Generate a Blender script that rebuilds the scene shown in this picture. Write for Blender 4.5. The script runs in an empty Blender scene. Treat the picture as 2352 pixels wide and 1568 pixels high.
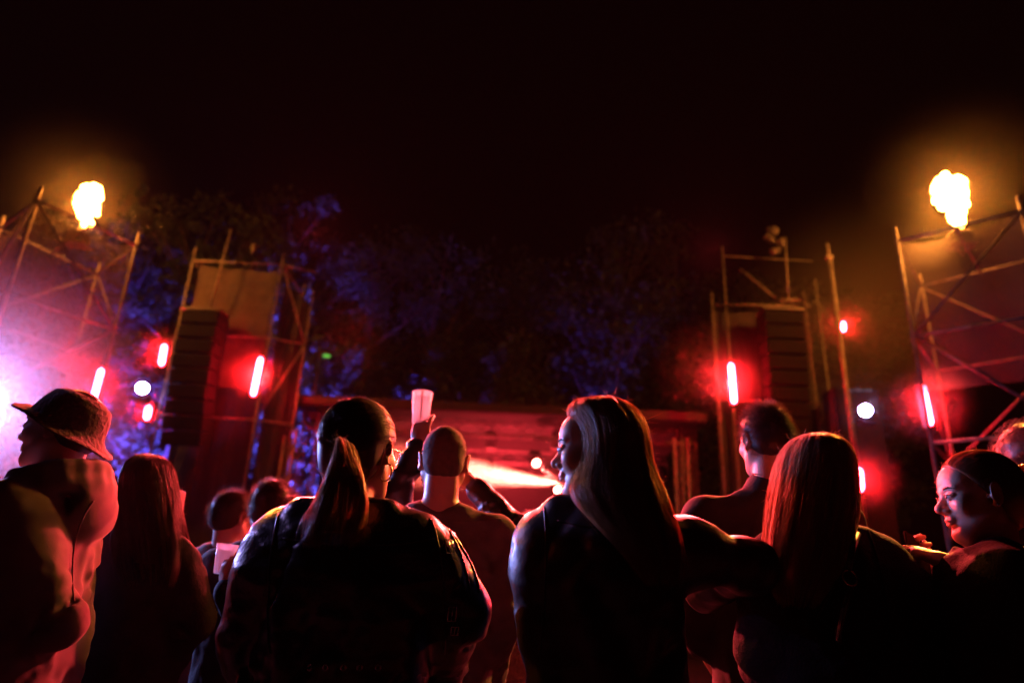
import bpy, math, random
import numpy as np
from mathutils import Vector, Matrix

S = bpy.context.scene
COL = S.collection
rnd = random.Random(7)
PI = math.pi

# ------------------------------------------------------------------ camera
CAMZ = 1.27
TH, RO = math.radians(20.0), math.radians(2.5)
FPX = 1568.0                       # focal length in the 2352 x 1568 reading of the photo
_R = Vector((1, 0, 0)); _F = Vector((0, math.cos(TH), math.sin(TH))); _U = Vector((0, -math.sin(TH), math.cos(TH)))
_CX = _R * math.cos(RO) + _U * math.sin(RO)
_CY = -_R * math.sin(RO) + _U * math.cos(RO)
CAM = Vector((0, 0, CAMZ))
cd = bpy.data.cameras.new('camera'); cam = bpy.data.objects.new('camera', cd); COL.objects.link(cam)
cd.sensor_width = 36; cd.lens = 36 * FPX / 2352; cd.clip_start = .05; cd.clip_end = 500
m3 = Matrix((_CX, _CY, -_F)).transposed()
cam.matrix_world = Matrix.Translation(CAM) @ m3.to_4x4()
cd.dof.use_dof = True; cd.dof.focus_distance = 1.85; cd.dof.aperture_fstop = 1.7; cd.dof.aperture_blades = 0
S.camera = cam

def ray(x, y):
    return _F + _CX * ((x - 1176) / FPX) + _CY * ((784 - y) / FPX)
def P(x, y, Y):
    d = ray(x, y); return CAM + d * (Y / d.y)
def Pz(x, y, z):
    d = ray(x, y); return CAM + d * ((z - CAMZ) / d.z)

# ------------------------------------------------------------------ world, view
W = bpy.data.worlds.new('World'); S.world = W; W.use_nodes = True
nt = W.node_tree; bg = nt.nodes['Background']
sky = nt.nodes.new('ShaderNodeTexSky'); sky.sky_type = 'NISHITA'; sky.sun_disc = False
sky.sun_elevation = math.radians(-4); sky.sun_rotation = math.radians(200)
nt.links.new(sky.outputs[0], bg.inputs[0]); bg.inputs[1].default_value = .004
S.view_settings.view_transform = 'Standard'; S.view_settings.look = 'None'
S.view_settings.exposure = 0; S.view_settings.gamma = 1
c = S.cycles
c.max_bounces = 5; c.diffuse_bounces = 1; c.glossy_bounces = 2; c.transmission_bounces = 4; c.transparent_max_bounces = 8
c.volume_bounces = 0; c.sample_clamp_indirect = 3; c.sample_clamp_direct = 0; c.caustics_reflective = False; c.caustics_refractive = False
c.use_denoising = True; c.denoiser = 'OPENIMAGEDENOISE'; c.denoising_input_passes = 'RGB_ALBEDO_NORMAL'; c.denoising_prefilter = 'ACCURATE'; c.use_light_tree = True
c.use_adaptive_sampling = False

# ------------------------------------------------------------------ lamps
RED = (1.0, .006, .012)
HAZE_D = .00007
def lamp(name, kind, loc, energy, color, size=.1, target=None, spot=None, blend=.3):
    l = bpy.data.lights.new(name, kind); o = bpy.data.objects.new(name, l); COL.objects.link(o)
    o.location = loc; l.energy = energy; l.color = color
    if kind == 'AREA': l.shape = 'DISK'; l.size = size
    else: l.shadow_soft_size = size
    if spot: l.spot_size = math.radians(spot); l.spot_blend = blend
    if target is not None:
        o.rotation_euler = (Vector(target) - Vector(loc)).to_track_quat('-Z', 'Y').to_euler()
    return o

# cold moving light just outside the left edge of the picture, shining over the crowd
lamp('side_beam_light', 'SPOT', P(-120, 905, 4.2), 450, (.36, .34, 1.0), .12, (-2.0, 1.9, 1.4), 84, 1.0)
lamp('side_high_light', 'SPOT', (-5.5, 3.3, 4.4), 300, (.50, .34, 1.0), .15, (.12, 1.72, 1.2), 8, .9)
lamp('side_flare_light', 'SPOT', P(-85, 925, 8), 4200, (.26, .34, 1.0), .25, (-2.0, 1.5, 1.5), 165, .5)
for (fx_, fy_, fz_, fe_) in ((-8.6, 13.2, 8.7, 2200), (9.0, 13.0, 8.9, 5000)):
    lamp('added_flame_spot', 'SPOT', (fx_, fy_, fz_), fe_, (1.0, .30, .04), .35, (-.1 * fx_, 1.8, 1.4), 50, .7)  # added spots at the flames, extra orange for the crowd only
# blue floodlights under the trees behind the stage
def blue(x, y, Y, tx, ty, tY, e, spot=40, col=(.10, .06, 1.0)):
    lamp('tree_floodlight', 'SPOT', P(x, y, Y), e, col, .3, P(tx, ty, tY), spot, .8)
# added red spots by the LED bars and stage front, rim-lighting the crowd
for (x_, y_, Y_, e_) in ((590, 865, 15.2, 36000), (1682, 880, 15.2, 7000), (2128, 930, 12.6, 5000), (1250, 1010, 16.4, 8000), (980, 1010, 16.4, 7000)):
    lamp('added_red_spot', 'SPOT', P(x_, y_, Y_), e_, (1.0, .05, .06), .25, (0, 1.8, 1.5), 75, .5)
for x_, e_ in ((-5.2, 36000), (5.0, 34000)):
    lamp('red_high_light', 'SPOT', (x_, 15.4, 9.6), e_, (1.0, .05, .05), .25, (x_ * -.05, 1.9, 1.5), 60, .6)  # high red spots added for rim light on the hair
lamp('cup_spot', 'SPOT', P(1100, 1000, 17.2), 36000, (1.0, .30, .26), .1, P(970, 950, 2.78), 4.5, .7)  # added narrow spot that brightens only the raised cup and hand
lamp('added_flame_spot', 'SPOT', (9.0, 13.0, 8.9), 30000, (1.0, .32, .05), .35, (1.0, 1.8, 1.35), 12.5, .6)  # added narrow spot for golden rims on the women's hair
def blue2(Xp, Yp, zp, tx, ty, tY, e, spot=40, col=(.10, .06, 1.0)):
    lamp('tree_floodlight', 'SPOT', (Xp, Yp, zp), e, col, .3, P(tx, ty, tY), spot, .8)
blue2(-6.0, 20.5, .5, 760, 870, 24, 80000, 34)
blue2(-11.5, 18, .5, 320, 940, 24, 60000, 40)
blue2(-1.5, 24.2, 5.6, 1130, 830, 26.5, 1300, 40, (.2, .08, 1.0))
blue2(-6.5, 20.5, .5, 620, 600, 28, 45000, 34)
blue2(3.0, 24.2, 5.6, 1390, 600, 31, 1500, 50)
blue2(-3.5, 24.2, 5.6, 930, 540, 31, 4000, 40)

# ------------------------------------------------------------------ materials
def nodes(name):
    m = bpy.data.materials.new(name); m.use_nodes = True; return m, m.node_tree, m.node_tree.nodes['Principled BSDF']
def lk(t, a, b): t.links.new(a, b)
def mat(name, col, rough=.7, metal=0, spec=.5, noise=None, bump=None, col2=None, sheen=0, coat=0, sss=0, stretch=(1, 1, 1), transl=0):
    m, t, b = nodes(name)
    b.inputs['Base Color'].default_value = (*col, 1); b.inputs['Roughness'].default_value = rough
    b.inputs['Metallic'].default_value = metal; b.inputs['Specular IOR Level'].default_value = spec
    if sheen: b.inputs['Sheen Weight'].default_value = sheen; b.inputs['Sheen Roughness'].default_value = .4
    if coat: b.inputs['Coat Weight'].default_value = coat; b.inputs['Coat Roughness'].default_value = .15
    if sss:
        b.inputs['Subsurface Weight'].default_value = sss; b.inputs['Subsurface Radius'].default_value = (1, .3, .15)
        b.inputs['Subsurface Scale'].default_value = .006
    tc = t.nodes.new('ShaderNodeTexCoord'); mp = t.nodes.new('ShaderNodeMapping'); mp.inputs['Scale'].default_value = stretch
    lk(t, tc.outputs['Object'], mp.inputs[0])
    if noise:
        n = t.nodes.new('ShaderNodeTexNoise'); n.inputs['Scale'].default_value = noise; n.inputs['Detail'].default_value = 5
        lk(t, mp.outputs[0], n.inputs['Vector'])
        cr = t.nodes.new('ShaderNodeValToRGB'); cr.color_ramp.elements[0].position = .35; cr.color_ramp.elements[1].position = .68
        cr.color_ramp.elements[0].color = (*col, 1); cr.color_ramp.elements[1].color = (*(col2 or [x * 1.6 for x in col]), 1)
        lk(t, n.outputs['Fac'], cr.inputs[0]); lk(t, cr.outputs[0], b.inputs['Base Color'])
        mr = t.nodes.new('ShaderNodeMapRange'); mr.inputs['To Min'].default_value = max(.05, rough - .1); mr.inputs['To Max'].default_value = min(1, rough + .15)
        lk(t, n.outputs['Fac'], mr.inputs[0]); lk(t, mr.outputs[0], b.inputs['Roughness'])
    if bump:
        sc, st, dist = bump
        n2 = t.nodes.new('ShaderNodeTexNoise'); n2.inputs['Scale'].default_value = sc; n2.inputs['Detail'].default_value = 6
        lk(t, mp.outputs[0], n2.inputs['Vector'])
        bp = t.nodes.new('ShaderNodeBump'); bp.inputs['Strength'].default_value = st; bp.inputs['Distance'].default_value = dist
        lk(t, n2.outputs['Fac'], bp.inputs['Height']); lk(t, bp.outputs[0], b.inputs['Normal'])
    if transl:
        out = t.nodes['Material Output']; mx = t.nodes.new('ShaderNodeMixShader'); tr = t.nodes.new('ShaderNodeBsdfTranslucent')
        tr.inputs[0].default_value = (*[min(1, x * 1.3) for x in (col2 or col)], 1); mx.inputs[0].default_value = transl
        lk(t, b.outputs[0], mx.inputs[1]); lk(t, tr.outputs[0], mx.inputs[2]); lk(t, mx.outputs[0], out.inputs[0])
    return m
def emit(name, col, k):
    m = bpy.data.materials.new(name); m.use_nodes = True; t = m.node_tree; t.nodes.clear()
    e = t.nodes.new('ShaderNodeEmission'); e.inputs[0].default_value = (*col, 1); e.inputs[1].default_value = k
    o = t.nodes.new('ShaderNodeOutputMaterial'); lk(t, e.outputs[0], o.inputs[0]); return m
def net_mat(name, col, hole):
    m, t, b = nodes(name)
    b.inputs['Base Color'].default_value = (*col, 1); b.inputs['Roughness'].default_value = .8
    out = t.nodes['Material Output']; tr = t.nodes.new('ShaderNodeBsdfTranslucent'); tr.inputs[0].default_value = (*col, 1)
    tp = t.nodes.new('ShaderNodeBsdfTransparent'); m1 = t.nodes.new('ShaderNodeMixShader'); m1.inputs[0].default_value = .4
    lk(t, b.outputs[0], m1.inputs[1]); lk(t, tr.outputs[0], m1.inputs[2])
    m2 = t.nodes.new('ShaderNodeMixShader'); lk(t, m1.outputs[0], m2.inputs[1]); lk(t, tp.outputs[0], m2.inputs[2])
    tc = t.nodes.new('ShaderNodeTexCoord'); n = t.nodes.new('ShaderNodeTexNoise'); n.inputs['Scale'].default_value = 1.3; n.inputs['Detail'].default_value = 4
    lk(t, tc.outputs['Object'], n.inputs['Vector'])
    mr = t.nodes.new('ShaderNodeMapRange'); mr.inputs['From Min'].default_value = .3; mr.inputs['From Max'].default_value = .7
    mr.inputs['To Min'].default_value = hole * .6; mr.inputs['To Max'].default_value = min(1, hole * 1.4)
    lk(t, n.outputs['Fac'], mr.inputs[0]); lk(t, mr.outputs[0], m2.inputs[0]); lk(t, m2.outputs[0], out.inputs[0])
    return m

M = {}
M['skin'] = mat('skin', (.50, .30, .22), .42, spec=.5, noise=30, col2=(.56, .34, .25), bump=(180, .25, .002), sss=.15)
M['lips'] = M['skin']
M['steel'] = mat('galvanised_steel', (.17, .16, .15), .6, metal=.1, noise=9, col2=(.08, .08, .075), bump=(40, .2, .003))
M['darksteel'] = mat('dark_steel', (.04, .04, .045), .5, metal=.3, noise=12, bump=(50, .2, .003))
M['box'] = mat('speaker_black', (.008, .008, .009), .9, spec=.15, noise=14, bump=(60, .4, .004))
M['grille'] = mat('speaker_grille', (.006, .006, .007), .9, spec=.15, bump=(240, .8, .004))
M['net'] = net_mat('scaffold_netting', (.06, .052, .045), .4)
M['cloth_panel'] = mat('tower_sheet', (.08, .07, .06), .85, noise=3, col2=(.05, .045, .04), bump=(6, .5, .06), transl=.3)
M['ground'] = mat('ground_mat', (.006, .0055, .005), .95, spec=.1, noise=2.5, col2=(.011, .010, .009), bump=(18, .6, .03))
M['deck'] = mat('stage_deck', (.05, .045, .04), .5, noise=4, bump=(20, .3, .01))
M['curtain'] = mat('stage_curtain', (.018, .016, .018), .95, noise=5, bump=(8, .7, .06), stretch=(1, 1, .1))
M['roof'] = mat('stage_roof_sheet', (.014, .013, .013), .7, noise=3, bump=(5, .6, .05))
M['leaf'] = mat('leaf', (.025, .05, .03), .7, noise=3, col2=(.05, .09, .05), transl=.35)
M['bark'] = mat('bark', (.07, .055, .045), .9, noise=6, bump=(14, .8, .04))
M['ledred'] = emit('red_led', RED, 900)
M['ledred2'] = emit('red_led_short', RED, 900)
M['white_lamp'] = emit('white_lamp_lens', (.45, .38, 1.0), 260)
M['flame'] = emit('flame_glow', (1.0, .25, .028), 290)
M['beamlens'] = emit('beam_lens', (1.0, .16, .12), 60)
M['green'] = emit('green_lamp', (.25, 1.0, .12), .6)
M['dash'] = emit('status_light', (.6, .5, .7), .25)

# ------------------------------------------------------------------ mesh helpers
def mesh(name, V, F, m=None, parent=None, smooth=False, loc=None):
    V = np.asarray(V, dtype=np.float32); me = bpy.data.meshes.new(name)
    if isinstance(F, np.ndarray):
        n, k = F.shape
        me.vertices.add(len(V)); me.vertices.foreach_set('co', V.ravel())
        me.loops.add(n * k); me.loops.foreach_set('vertex_index', F.astype(np.int32).ravel())
        me.polygons.add(n); me.polygons.foreach_set('loop_start', np.arange(0, n * k, k, dtype=np.int32))
        me.update(calc_edges=True)
    else:
        me.from_pydata(V.tolist(), [], F); me.update()
    if smooth: me.polygons.foreach_set('use_smooth', np.ones(len(me.polygons), dtype=bool))
    o = bpy.data.objects.new(name, me); COL.objects.link(o)
    if m is not None:
        me.materials.append(m)
    if parent is not None: o.parent = parent
    if loc is not None: o.location = loc
    return o
def tag(o, label, cat, group=None):
    o['label'] = label; o['category'] = cat
    if group: o['group'] = group
    return o
def thing(name, label, cat, loc=(0, 0, 0), group=None, rz=0):
    o = bpy.data.objects.new(name, None); COL.objects.link(o); o.location = loc; o.rotation_euler = (0, 0, rz)
    o.empty_display_size = .2
    return tag(o, label, cat, group)

class MB:
    """collects simple shapes in world space, links them as ONE mesh"""
    def __init__(s): s.V = []; s.F = []
    def add(s, V, F):
        n = len(s.V); s.V += [tuple(v) for v in V]; s.F += [tuple(i + n for i in f) for f in F]
    def box(s, c, size, R=None, bev=.0):
        c = Vector(c); hx, hy, hz = [q / 2 for q in size]; R = R or Matrix.Identity(3)
        if bev <= 0:
            V = [c + R @ Vector((x * hx, y * hy, z * hz)) for x in (-1, 1) for y in (-1, 1) for z in (-1, 1)]
            s.add(V, [(0, 1, 3, 2), (4, 6, 7, 5), (0, 4, 5, 1), (2, 3, 7, 6), (0, 2, 6, 4), (1, 5, 7, 3)]); return
        V = []; idx = {}
        for x in (-1, 1):
            for y in (-1, 1):
                for z in (-1, 1):
                    for ax in range(3):
                        q = [x * hx, y * hy, z * hz]
                        for a in range(3):
                            if a != ax: q[a] -= (x, y, z)[a] * bev
                        idx[(x, y, z, ax)] = len(V); V.append(c + R @ Vector(q))
        F = []
        for ax in range(3):
            a, b = [k for k in range(3) if k != ax]
            for sg in (-1, 1):
                f = []
                for (p, q) in ((-1, -1), (1, -1), (1, 1), (-1, 1)):
                    k = [0, 0, 0]; k[ax] = sg; k[a] = p; k[b] = q; f.append(idx[(*k, ax)])
                if (sg > 0) ^ (ax == 1): F.append(tuple(f))
                else: F.append(tuple(f[::-1]))
        for ax in range(3):
            a, b = [k for k in range(3) if k != ax]
            for (p, q) in ((-1, -1), (1, -1), (1, 1), (-1, 1)):
                k0 = [0, 0, 0]; k0[ax] = -1; k0[a] = p; k0[b] = q; k1 = list(k0); k1[ax] = 1
                F.append((idx[(*k0, a)], idx[(*k1, a)], idx[(*k1, b)], idx[(*k0, b)]))
        for x in (-1, 1):
            for y in (-1, 1):
                for z in (-1, 1): F.append(tuple(idx[(x, y, z, k)] for k in range(3)))
        s.add(V, F)
    def tube(s, pts, r, n=8, cap=True):
        pts = [Vector(p) for p in pts]; m = len(pts); rr = r if isinstance(r, (list, tuple)) else [r] * m
        V = []; F = []; up = None
        for i, p in enumerate(pts):
            d = (pts[min(i + 1, m - 1)] - pts[max(i - 1, 0)]).normalized()
            if up is None: up = d.orthogonal().normalized()
            else:
                up = (up - d * up.dot(d)); up = up.normalized() if up.length > 1e-6 else d.orthogonal().normalized()
            w = d.cross(up)
            for k in range(n):
                a = 2 * PI * k / n; V.append(p + (up * math.cos(a) + w * math.sin(a)) * rr[i])
        for i in range(m - 1):
            for k in range(n):
                F.append((i * n + k, i * n + (k + 1) % n, (i + 1) * n + (k + 1) % n, (i + 1) * n + k))
        if cap: F.append(tuple(range(n))[::-1]); F.append(tuple((m - 1) * n + k for k in range(n)))
        s.add(V, F)
    def build(s, name, m, parent=None, smooth=False):
        V = s.V
        if parent is not None:
            p = parent; mw = Matrix.Identity(4); ch = []
            while p is not None: ch.append(p); p = p.parent
            for q in reversed(ch): mw = mw @ q.matrix_basis
            inv = mw.inverted(); V = [inv @ Vector(v) for v in V]
            o = mesh(name, V, s.F, m, parent, smooth); return o
        c = sum((Vector(v) for v in V), Vector()) / len(V); c.z = min(v[2] for v in V)
        return mesh(name, [Vector(v) - c for v in V], s.F, m, None, smooth, c)

# ------------------------------------------------------------------ ground and haze
g = mesh('ground', [(-150, -60, 0), (150, -60, 0), (150, 150, 0), (-150, 150, 0)], [(0, 1, 2, 3)], M['ground']); g['kind'] = 'structure'
hb = MB(); hb.box((0, 20, 14.5), (120, 90, 31)); hz = hb.build('haze', None); hz['kind'] = 'stuff'
hm = bpy.data.materials.new('haze_air'); hm.use_nodes = True; t = hm.node_tree; t.nodes.clear()
pv = t.nodes.new('ShaderNodeVolumePrincipled'); o_ = t.nodes.new('ShaderNodeOutputMaterial'); lk(t, pv.outputs[0], o_.inputs['Volume'])
pv.inputs['Color'].default_value = (.85, .85, .85, 1); pv.inputs['Density'].default_value = HAZE_D; pv.inputs['Anisotropy'].default_value = .0
hz.data.materials.append(hm)

def puff(name_label, c0, R, dens, stretch=(1, 1, 1)):
    """local haze volume: drifting haze on the stage, an added bloom halo round lamps"""
    c0 = Vector(c0); mb = MB(); V = []; F = []; nu, nv = 20, 12
    for j in range(nv + 1):
        for i in range(nu):
            a = 2 * PI * i / nu; b = PI * j / nv
            V.append((math.cos(a) * math.sin(b) * R * stretch[0], math.sin(a) * math.sin(b) * R * stretch[1], -math.cos(b) * R * stretch[2]))
    for j in range(nv):
        for i in range(nu): F.append((j * nu + i, j * nu + (i + 1) % nu, (j + 1) * nu + (i + 1) % nu, (j + 1) * nu + i))
    o = mesh('smoke_halo', V, F, None, None, True, c0); o['kind'] = 'stuff'  # local haze volume; round lamps it imitates lens bloom
    m = bpy.data.materials.new('smoke_halo_air'); m.use_nodes = True; t = m.node_tree; t.nodes.clear()
    pv = t.nodes.new('ShaderNodeVolumePrincipled'); out = t.nodes.new('ShaderNodeOutputMaterial'); lk(t, pv.outputs[0], out.inputs['Volume'])
    pv.inputs['Color'].default_value = (.85, .85, .85, 1)
    tc = t.nodes.new('ShaderNodeTexCoord'); mp = t.nodes.new('ShaderNodeMapping'); mp.inputs['Scale'].default_value = [1 / (R * q) for q in stretch]
    ln = t.nodes.new('ShaderNodeVectorMath'); ln.operation = 'LENGTH'
    mr = t.nodes.new('ShaderNodeMapRange'); mr.inputs['From Min'].default_value = 1; mr.inputs['From Max'].default_value = 0; mr.inputs['To Min'].default_value = 0; mr.inputs['To Max'].default_value = 1
    pw = t.nodes.new('ShaderNodeMath'); pw.operation = 'POWER'; pw.inputs[1].default_value = 2.2
    ml = t.nodes.new('ShaderNodeMath'); ml.operation = 'MULTIPLY'; ml.inputs[1].default_value = dens
    lk(t, tc.outputs['Object'], mp.inputs[0]); lk(t, mp.outputs[0], ln.inputs[0]); lk(t, ln.outputs['Value'], mr.inputs['Value'])
    lk(t, mr.outputs[0], pw.inputs[0]); lk(t, pw.outputs[0], ml.inputs[0]); lk(t, ml.outputs[0], pv.inputs['Density'])
    o.data.materials.append(m); return o
# ------------------------------------------------------------------ trees behind the stage
nprng = np.random.default_rng(5)
def tree(x, Y, H, cr, n, label):
    base = P(x, 1300, Y); bx, by = base.x, Y
    t = thing('tree', label, 'tree', (bx, by, 0), 'trees behind the stage')
    mb = MB(); th = H * .5; r0 = H * .018
    lean = Vector((rnd.uniform(-.5, .5), rnd.uniform(-.5, .5), 0))
    pts = [Vector((bx, by, 0)) + lean * (k / 6) ** 2 + Vector((0, 0, H * .9 * k / 6)) for k in range(7)]
    mb.tube(pts, [r0 * (1 - .85 * k / 6) + .02 for k in range(7)], 8)
    clumps = []
    for i in range(26):
        k = rnd.uniform(.28, .95); a = rnd.uniform(0, 2 * PI)
        rad = cr * math.sin(PI * min(1, (k - .18) / .86)) ** .6 * rnd.uniform(.45, 1.05)
        p0 = Vector((bx, by, H * k * .8)) + lean * k; p1 = Vector((bx + math.cos(a) * rad, by + math.sin(a) * rad, H * k + rnd.uniform(0, .8)))
        mid = (p0 + p1) / 2 + Vector((0, 0, -.3)); mb.tube([p0, mid, p1], [r0 * .35, r0 * .2, .02], 5)
        clumps.append((p1, rnd.uniform(.7, 1.5) * cr / 3)); clumps.append((mid, rnd.uniform(.5, .9) * cr / 3))
        for q in range(2):
            pq = p1 + Vector((rnd.gauss(0, 1), rnd.gauss(0, 1), rnd.gauss(0, .7))) * cr * .22
            mb.tube([mid, pq], [r0 * .15, .012], 4); clumps.append((pq, rnd.uniform(.4, .8) * cr / 3))
    mb.build('trunk', M['bark'], t, True)
    per = n // len(clumps); C = []
    for (c0, r) in clumps:
        d = nprng.normal(size=(per, 3)); d /= np.linalg.norm(d, axis=1)[:, None] + 1e-6
        C.append(np.array(c0) + d * (r * nprng.uniform(.15, 1, (per, 1)) ** .6) * np.array([1, 1, .65]))
    C = np.concatenate(C); N = len(C)
    a = nprng.normal(size=(N, 3)); a /= np.linalg.norm(a, axis=1)[:, None]
    b = np.cross(a, nprng.normal(size=(N, 3))); b /= np.linalg.norm(b, axis=1)[:, None]
    s = nprng.uniform(.08, .17, (N, 1))
    V = np.stack([C - a * s * 1.3, C + b * s * .7, C + a * s * 1.3, C - b * s * .7], 1).reshape(-1, 3) - np.array([bx, by, 0])
    mesh('crown', V, np.arange(4 * N).reshape(N, 4), M['leaf'], t)
TL = [(-60, 33, 19, 4.5, 'tall dark tree at the far left behind the flame tower'),
      (150, 31, 18, 4.4, 'blue lit tree behind the left flame tower'),
      (330, 23, 14, 3.6, 'blue lit tree in the gap left of the hung speaker tower'),
      (560, 29, 18, 4.6, 'dark tree rising above the left sheeted tower'),
      (735, 24, 9.3, 3.0, 'low bright blue lit tree beside the green lamp'),
      (800, 31, 17, 4.4, 'dark tree with violet tinge behind the ponytailed woman'),
      (960, 33, 18, 4.6, 'tall tree behind the raised cup'),
      (1120, 26, 10.4, 3.1, 'round blue violet tree above the stage roof middle'),
      (1230, 33, 19, 4.6, 'tall dark tree near the centre of the photo'),
      (1400, 31, 19, 4.8, 'broad tree with faint blue crown above the long haired woman'),
      (1590, 33, 18, 4.6, 'dark brown lit tree left of the right speaker tower'),
      (1780, 31, 17, 4.3, 'dark tree behind the right speaker tower'),
      (2000, 34, 17, 4.5, 'dark reddish tree between the right towers')]
for (x, Y, H, cr, lab) in TL: tree(x, Y, H, cr, 9000 if Y < 28 else 7500, lab)

# ------------------------------------------------------------------ flame towers
def pole(parent, a, b, r=.03, name='pole', m=None):
    mb = MB(); mb.tube([a, b], r, 8); return mb.build(name, m or M['steel'], parent, True)
def sheet(parent, A, B, C_, D_, name, m, sag=.12, nu=14, nv=16, drop=None):
    V = []; F = []
    A, B, C_, D_ = [Vector(q) for q in (A, B, C_, D_)]; nrm = (B - A).cross(D_ - A).normalized()
    for j in range(nv + 1):
        for i in range(nu + 1):
            u = i / nu; v = j / nv; p = A.lerp(B, u).lerp(D_.lerp(C_, u), v)
            p.z -= sag * math.sin(PI * u) * (1 - v) + .05 * math.sin(9 * u) * (1 - v)
            p += nrm * (.05 * math.sin(5 * u + 3 * v) + .03 * math.sin(17 * u + 2 * v) + .02 * math.sin(11 * v))
            V.append(p)
    w = nu + 1; F = [(j * w + i, j * w + i + 1, (j + 1) * w + i + 1, (j + 1) * w + i) for j in range(nv) for i in range(nu)]
    mb = MB(); mb.add(V, F); return mb.build(name, m, parent, True)

def flame_tower(corners, H, label, stub):
    A, B, C_, D_ = [Pz(x, y, H) for (x, y) in corners]
    base = (A + B + C_ + D_) / 4; t = thing('flame_tower', label, 'scaffold tower', (base.x, base.y, 0), 'scaffold flame towers')
    cs = [A, B, C_, D_]
    for q in cs: pole(t, (q.x, q.y, 0), (q.x, q.y, H + stub), .032)
    lv = [H - .02, H - 2.0, H - 4.0, H - 6.0]
    for li, z in enumerate(lv):
        for i in range(4):
            p, q = cs[i], cs[(i + 1) % 4]
            pole(t, (p.x, p.y, z), (q.x, q.y, z), .026, 'rail')
    for li in range(3):
        z0, z1 = lv[li], lv[li + 1]
        for i in range(4):
            p, q = cs[i], cs[(i + 1) % 4]
            if (li + i) % 2: p, q = q, p
            if li == 0 and i == 0: p, q = A, B
            dk = M['darksteel'] if i == 0 else M['steel']  # near-face braces coloured darker to stand for their unlit side
            off = Vector((0, -.05, 0)) if i in (0, 3) else Vector((0, .05, 0))
            pole(t, Vector((p.x, p.y, z0)) + off, Vector((q.x, q.y, z1)) + off, .024, 'brace', dk)
    return t, A, B, C_, D_
LT, A, B, C_, D_ = flame_tower([(86, 458), (314, 562), (223, 628), (0, 524)], 8.0, 'tube scaffold tower with orange lit netting under the left flame', .28)
sheet(LT, A, B, (B.x, B.y, 4.9), (A.x, A.y, 4.9), 'netting', M['net'], .25)
sheet(LT, (D_.x, D_.y, 7.9), (A.x, A.y, 7.9), (A.x, A.y, 5.0), (D_.x, D_.y, 5.0), 'netting', M['net'], .2)
LTc = (A + B + C_ + D_) / 4
RT, A2, B2, C2, D2 = flame_tower([(2345, 482), (2060, 552), (2117, 655), (2402, 587)], 8.0, 'tube scaffold tower with orange lit netting under the right flame', .28)
sheet(RT, B2, A2, (A2.x, A2.y, 4.9), (B2.x, B2.y, 4.9), 'netting', M['net'], .2)
RTc = (A2 + B2 + C2 + D2) / 4

YL, YR = LTc.y + .3, RTc.y + .2
# platforms that carry the machines
for (T, cs, px, pyb, Y) in ((LT, (A, B, C_, D_), 188, 516, YL), (RT, (A2, B2, C2, D2), 2198, 515, YR)):
    bot = P(px, pyb, Y); b = MB(); zt = bot.z - .53
    c0 = sum(cs, Vector()) / 4
    b.tube([(bot.x, bot.y, 8.0), (bot.x, bot.y, zt)], .04, 8); b.build('mast', M['darksteel'], T, True)
    b = MB(); e1 = (cs[0] + cs[1]) / 2; e2 = (cs[2] + cs[3]) / 2; b.tube([(e1.x, e1.y, 7.96), (e2.x, e2.y, 7.96)], .03, 8); b.build('cross_rail', M['steel'], T, True)

# ------------------------------------------------------------------ LED bars and lamps
def led(x0, y0, x1, y1, Y, label, wpx=11, m='ledred'):
    a, b_ = P(x0, y0, Y), P(x1, y1, Y); t = thing('led_bar', label, 'light bar', b_, 'glowing red LED bars')
    r = wpx / FPX * Y * .5; d = (a - b_).normalized()
    q = d.to_track_quat('Z', 'Y').to_matrix()
    mb = MB(); mb.box((a + b_) / 2 + Vector((0, r * 2.2, 0)), (r * 3.4, r * 2.0, (a - b_).length + r * 3), q, .01); mb.build('housing', M['darksteel'], t)
    mb = MB(); mb.tube([b_ - d * r * .9, b_, a, a + d * r * .9], [r * .4, r, r, r * .4], 10); o = mb.build('glowing_tube', M[m], t, True)
    for e in (a + d * r * 1.6, b_ - d * r * 1.6):
        mb = MB(); mb.box(e + Vector((0, r * .8, 0)), (r * 2.4, r * 3, r * .8), q, .004); mb.build('end_cap', M['darksteel'], t)
    puff('', (a + b_) / 2 - Vector((0, r, 0)), .95, .30)  # added haze halo, imitates bloom round the bar
    return t
led(598, 826, 582, 903, 15.6, 'long red light bar on the front of the left speaker tower', 11)
led(232, 852, 213, 922, 13.0, 'tilted red light bar just above the hat of the man at the left', 12)
led(377, 797, 371, 833, 17, 'short red light bar left of the left speaker tower, above the white round lamp', 12)
led(341, 938, 337, 957, 17, 'smallest low red light on the left, below the white round lamp', 13)
led(1679, 840, 1686, 920, 15.6, 'upright red light bar on the front of the right speaker tower', 12)
led(2120, 890, 2137, 970, 13.0, 'leaning red light bar at the foot of the right scaffold tower', 12)
led(1937, 743, 1938, 757, 15.5, 'tiny red light at the foot of the tall lone pole on the right', 9)
led(1973, 1082, 1976, 1120, 14.5, 'low red light bar beside the blonde hair', 15)

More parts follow.
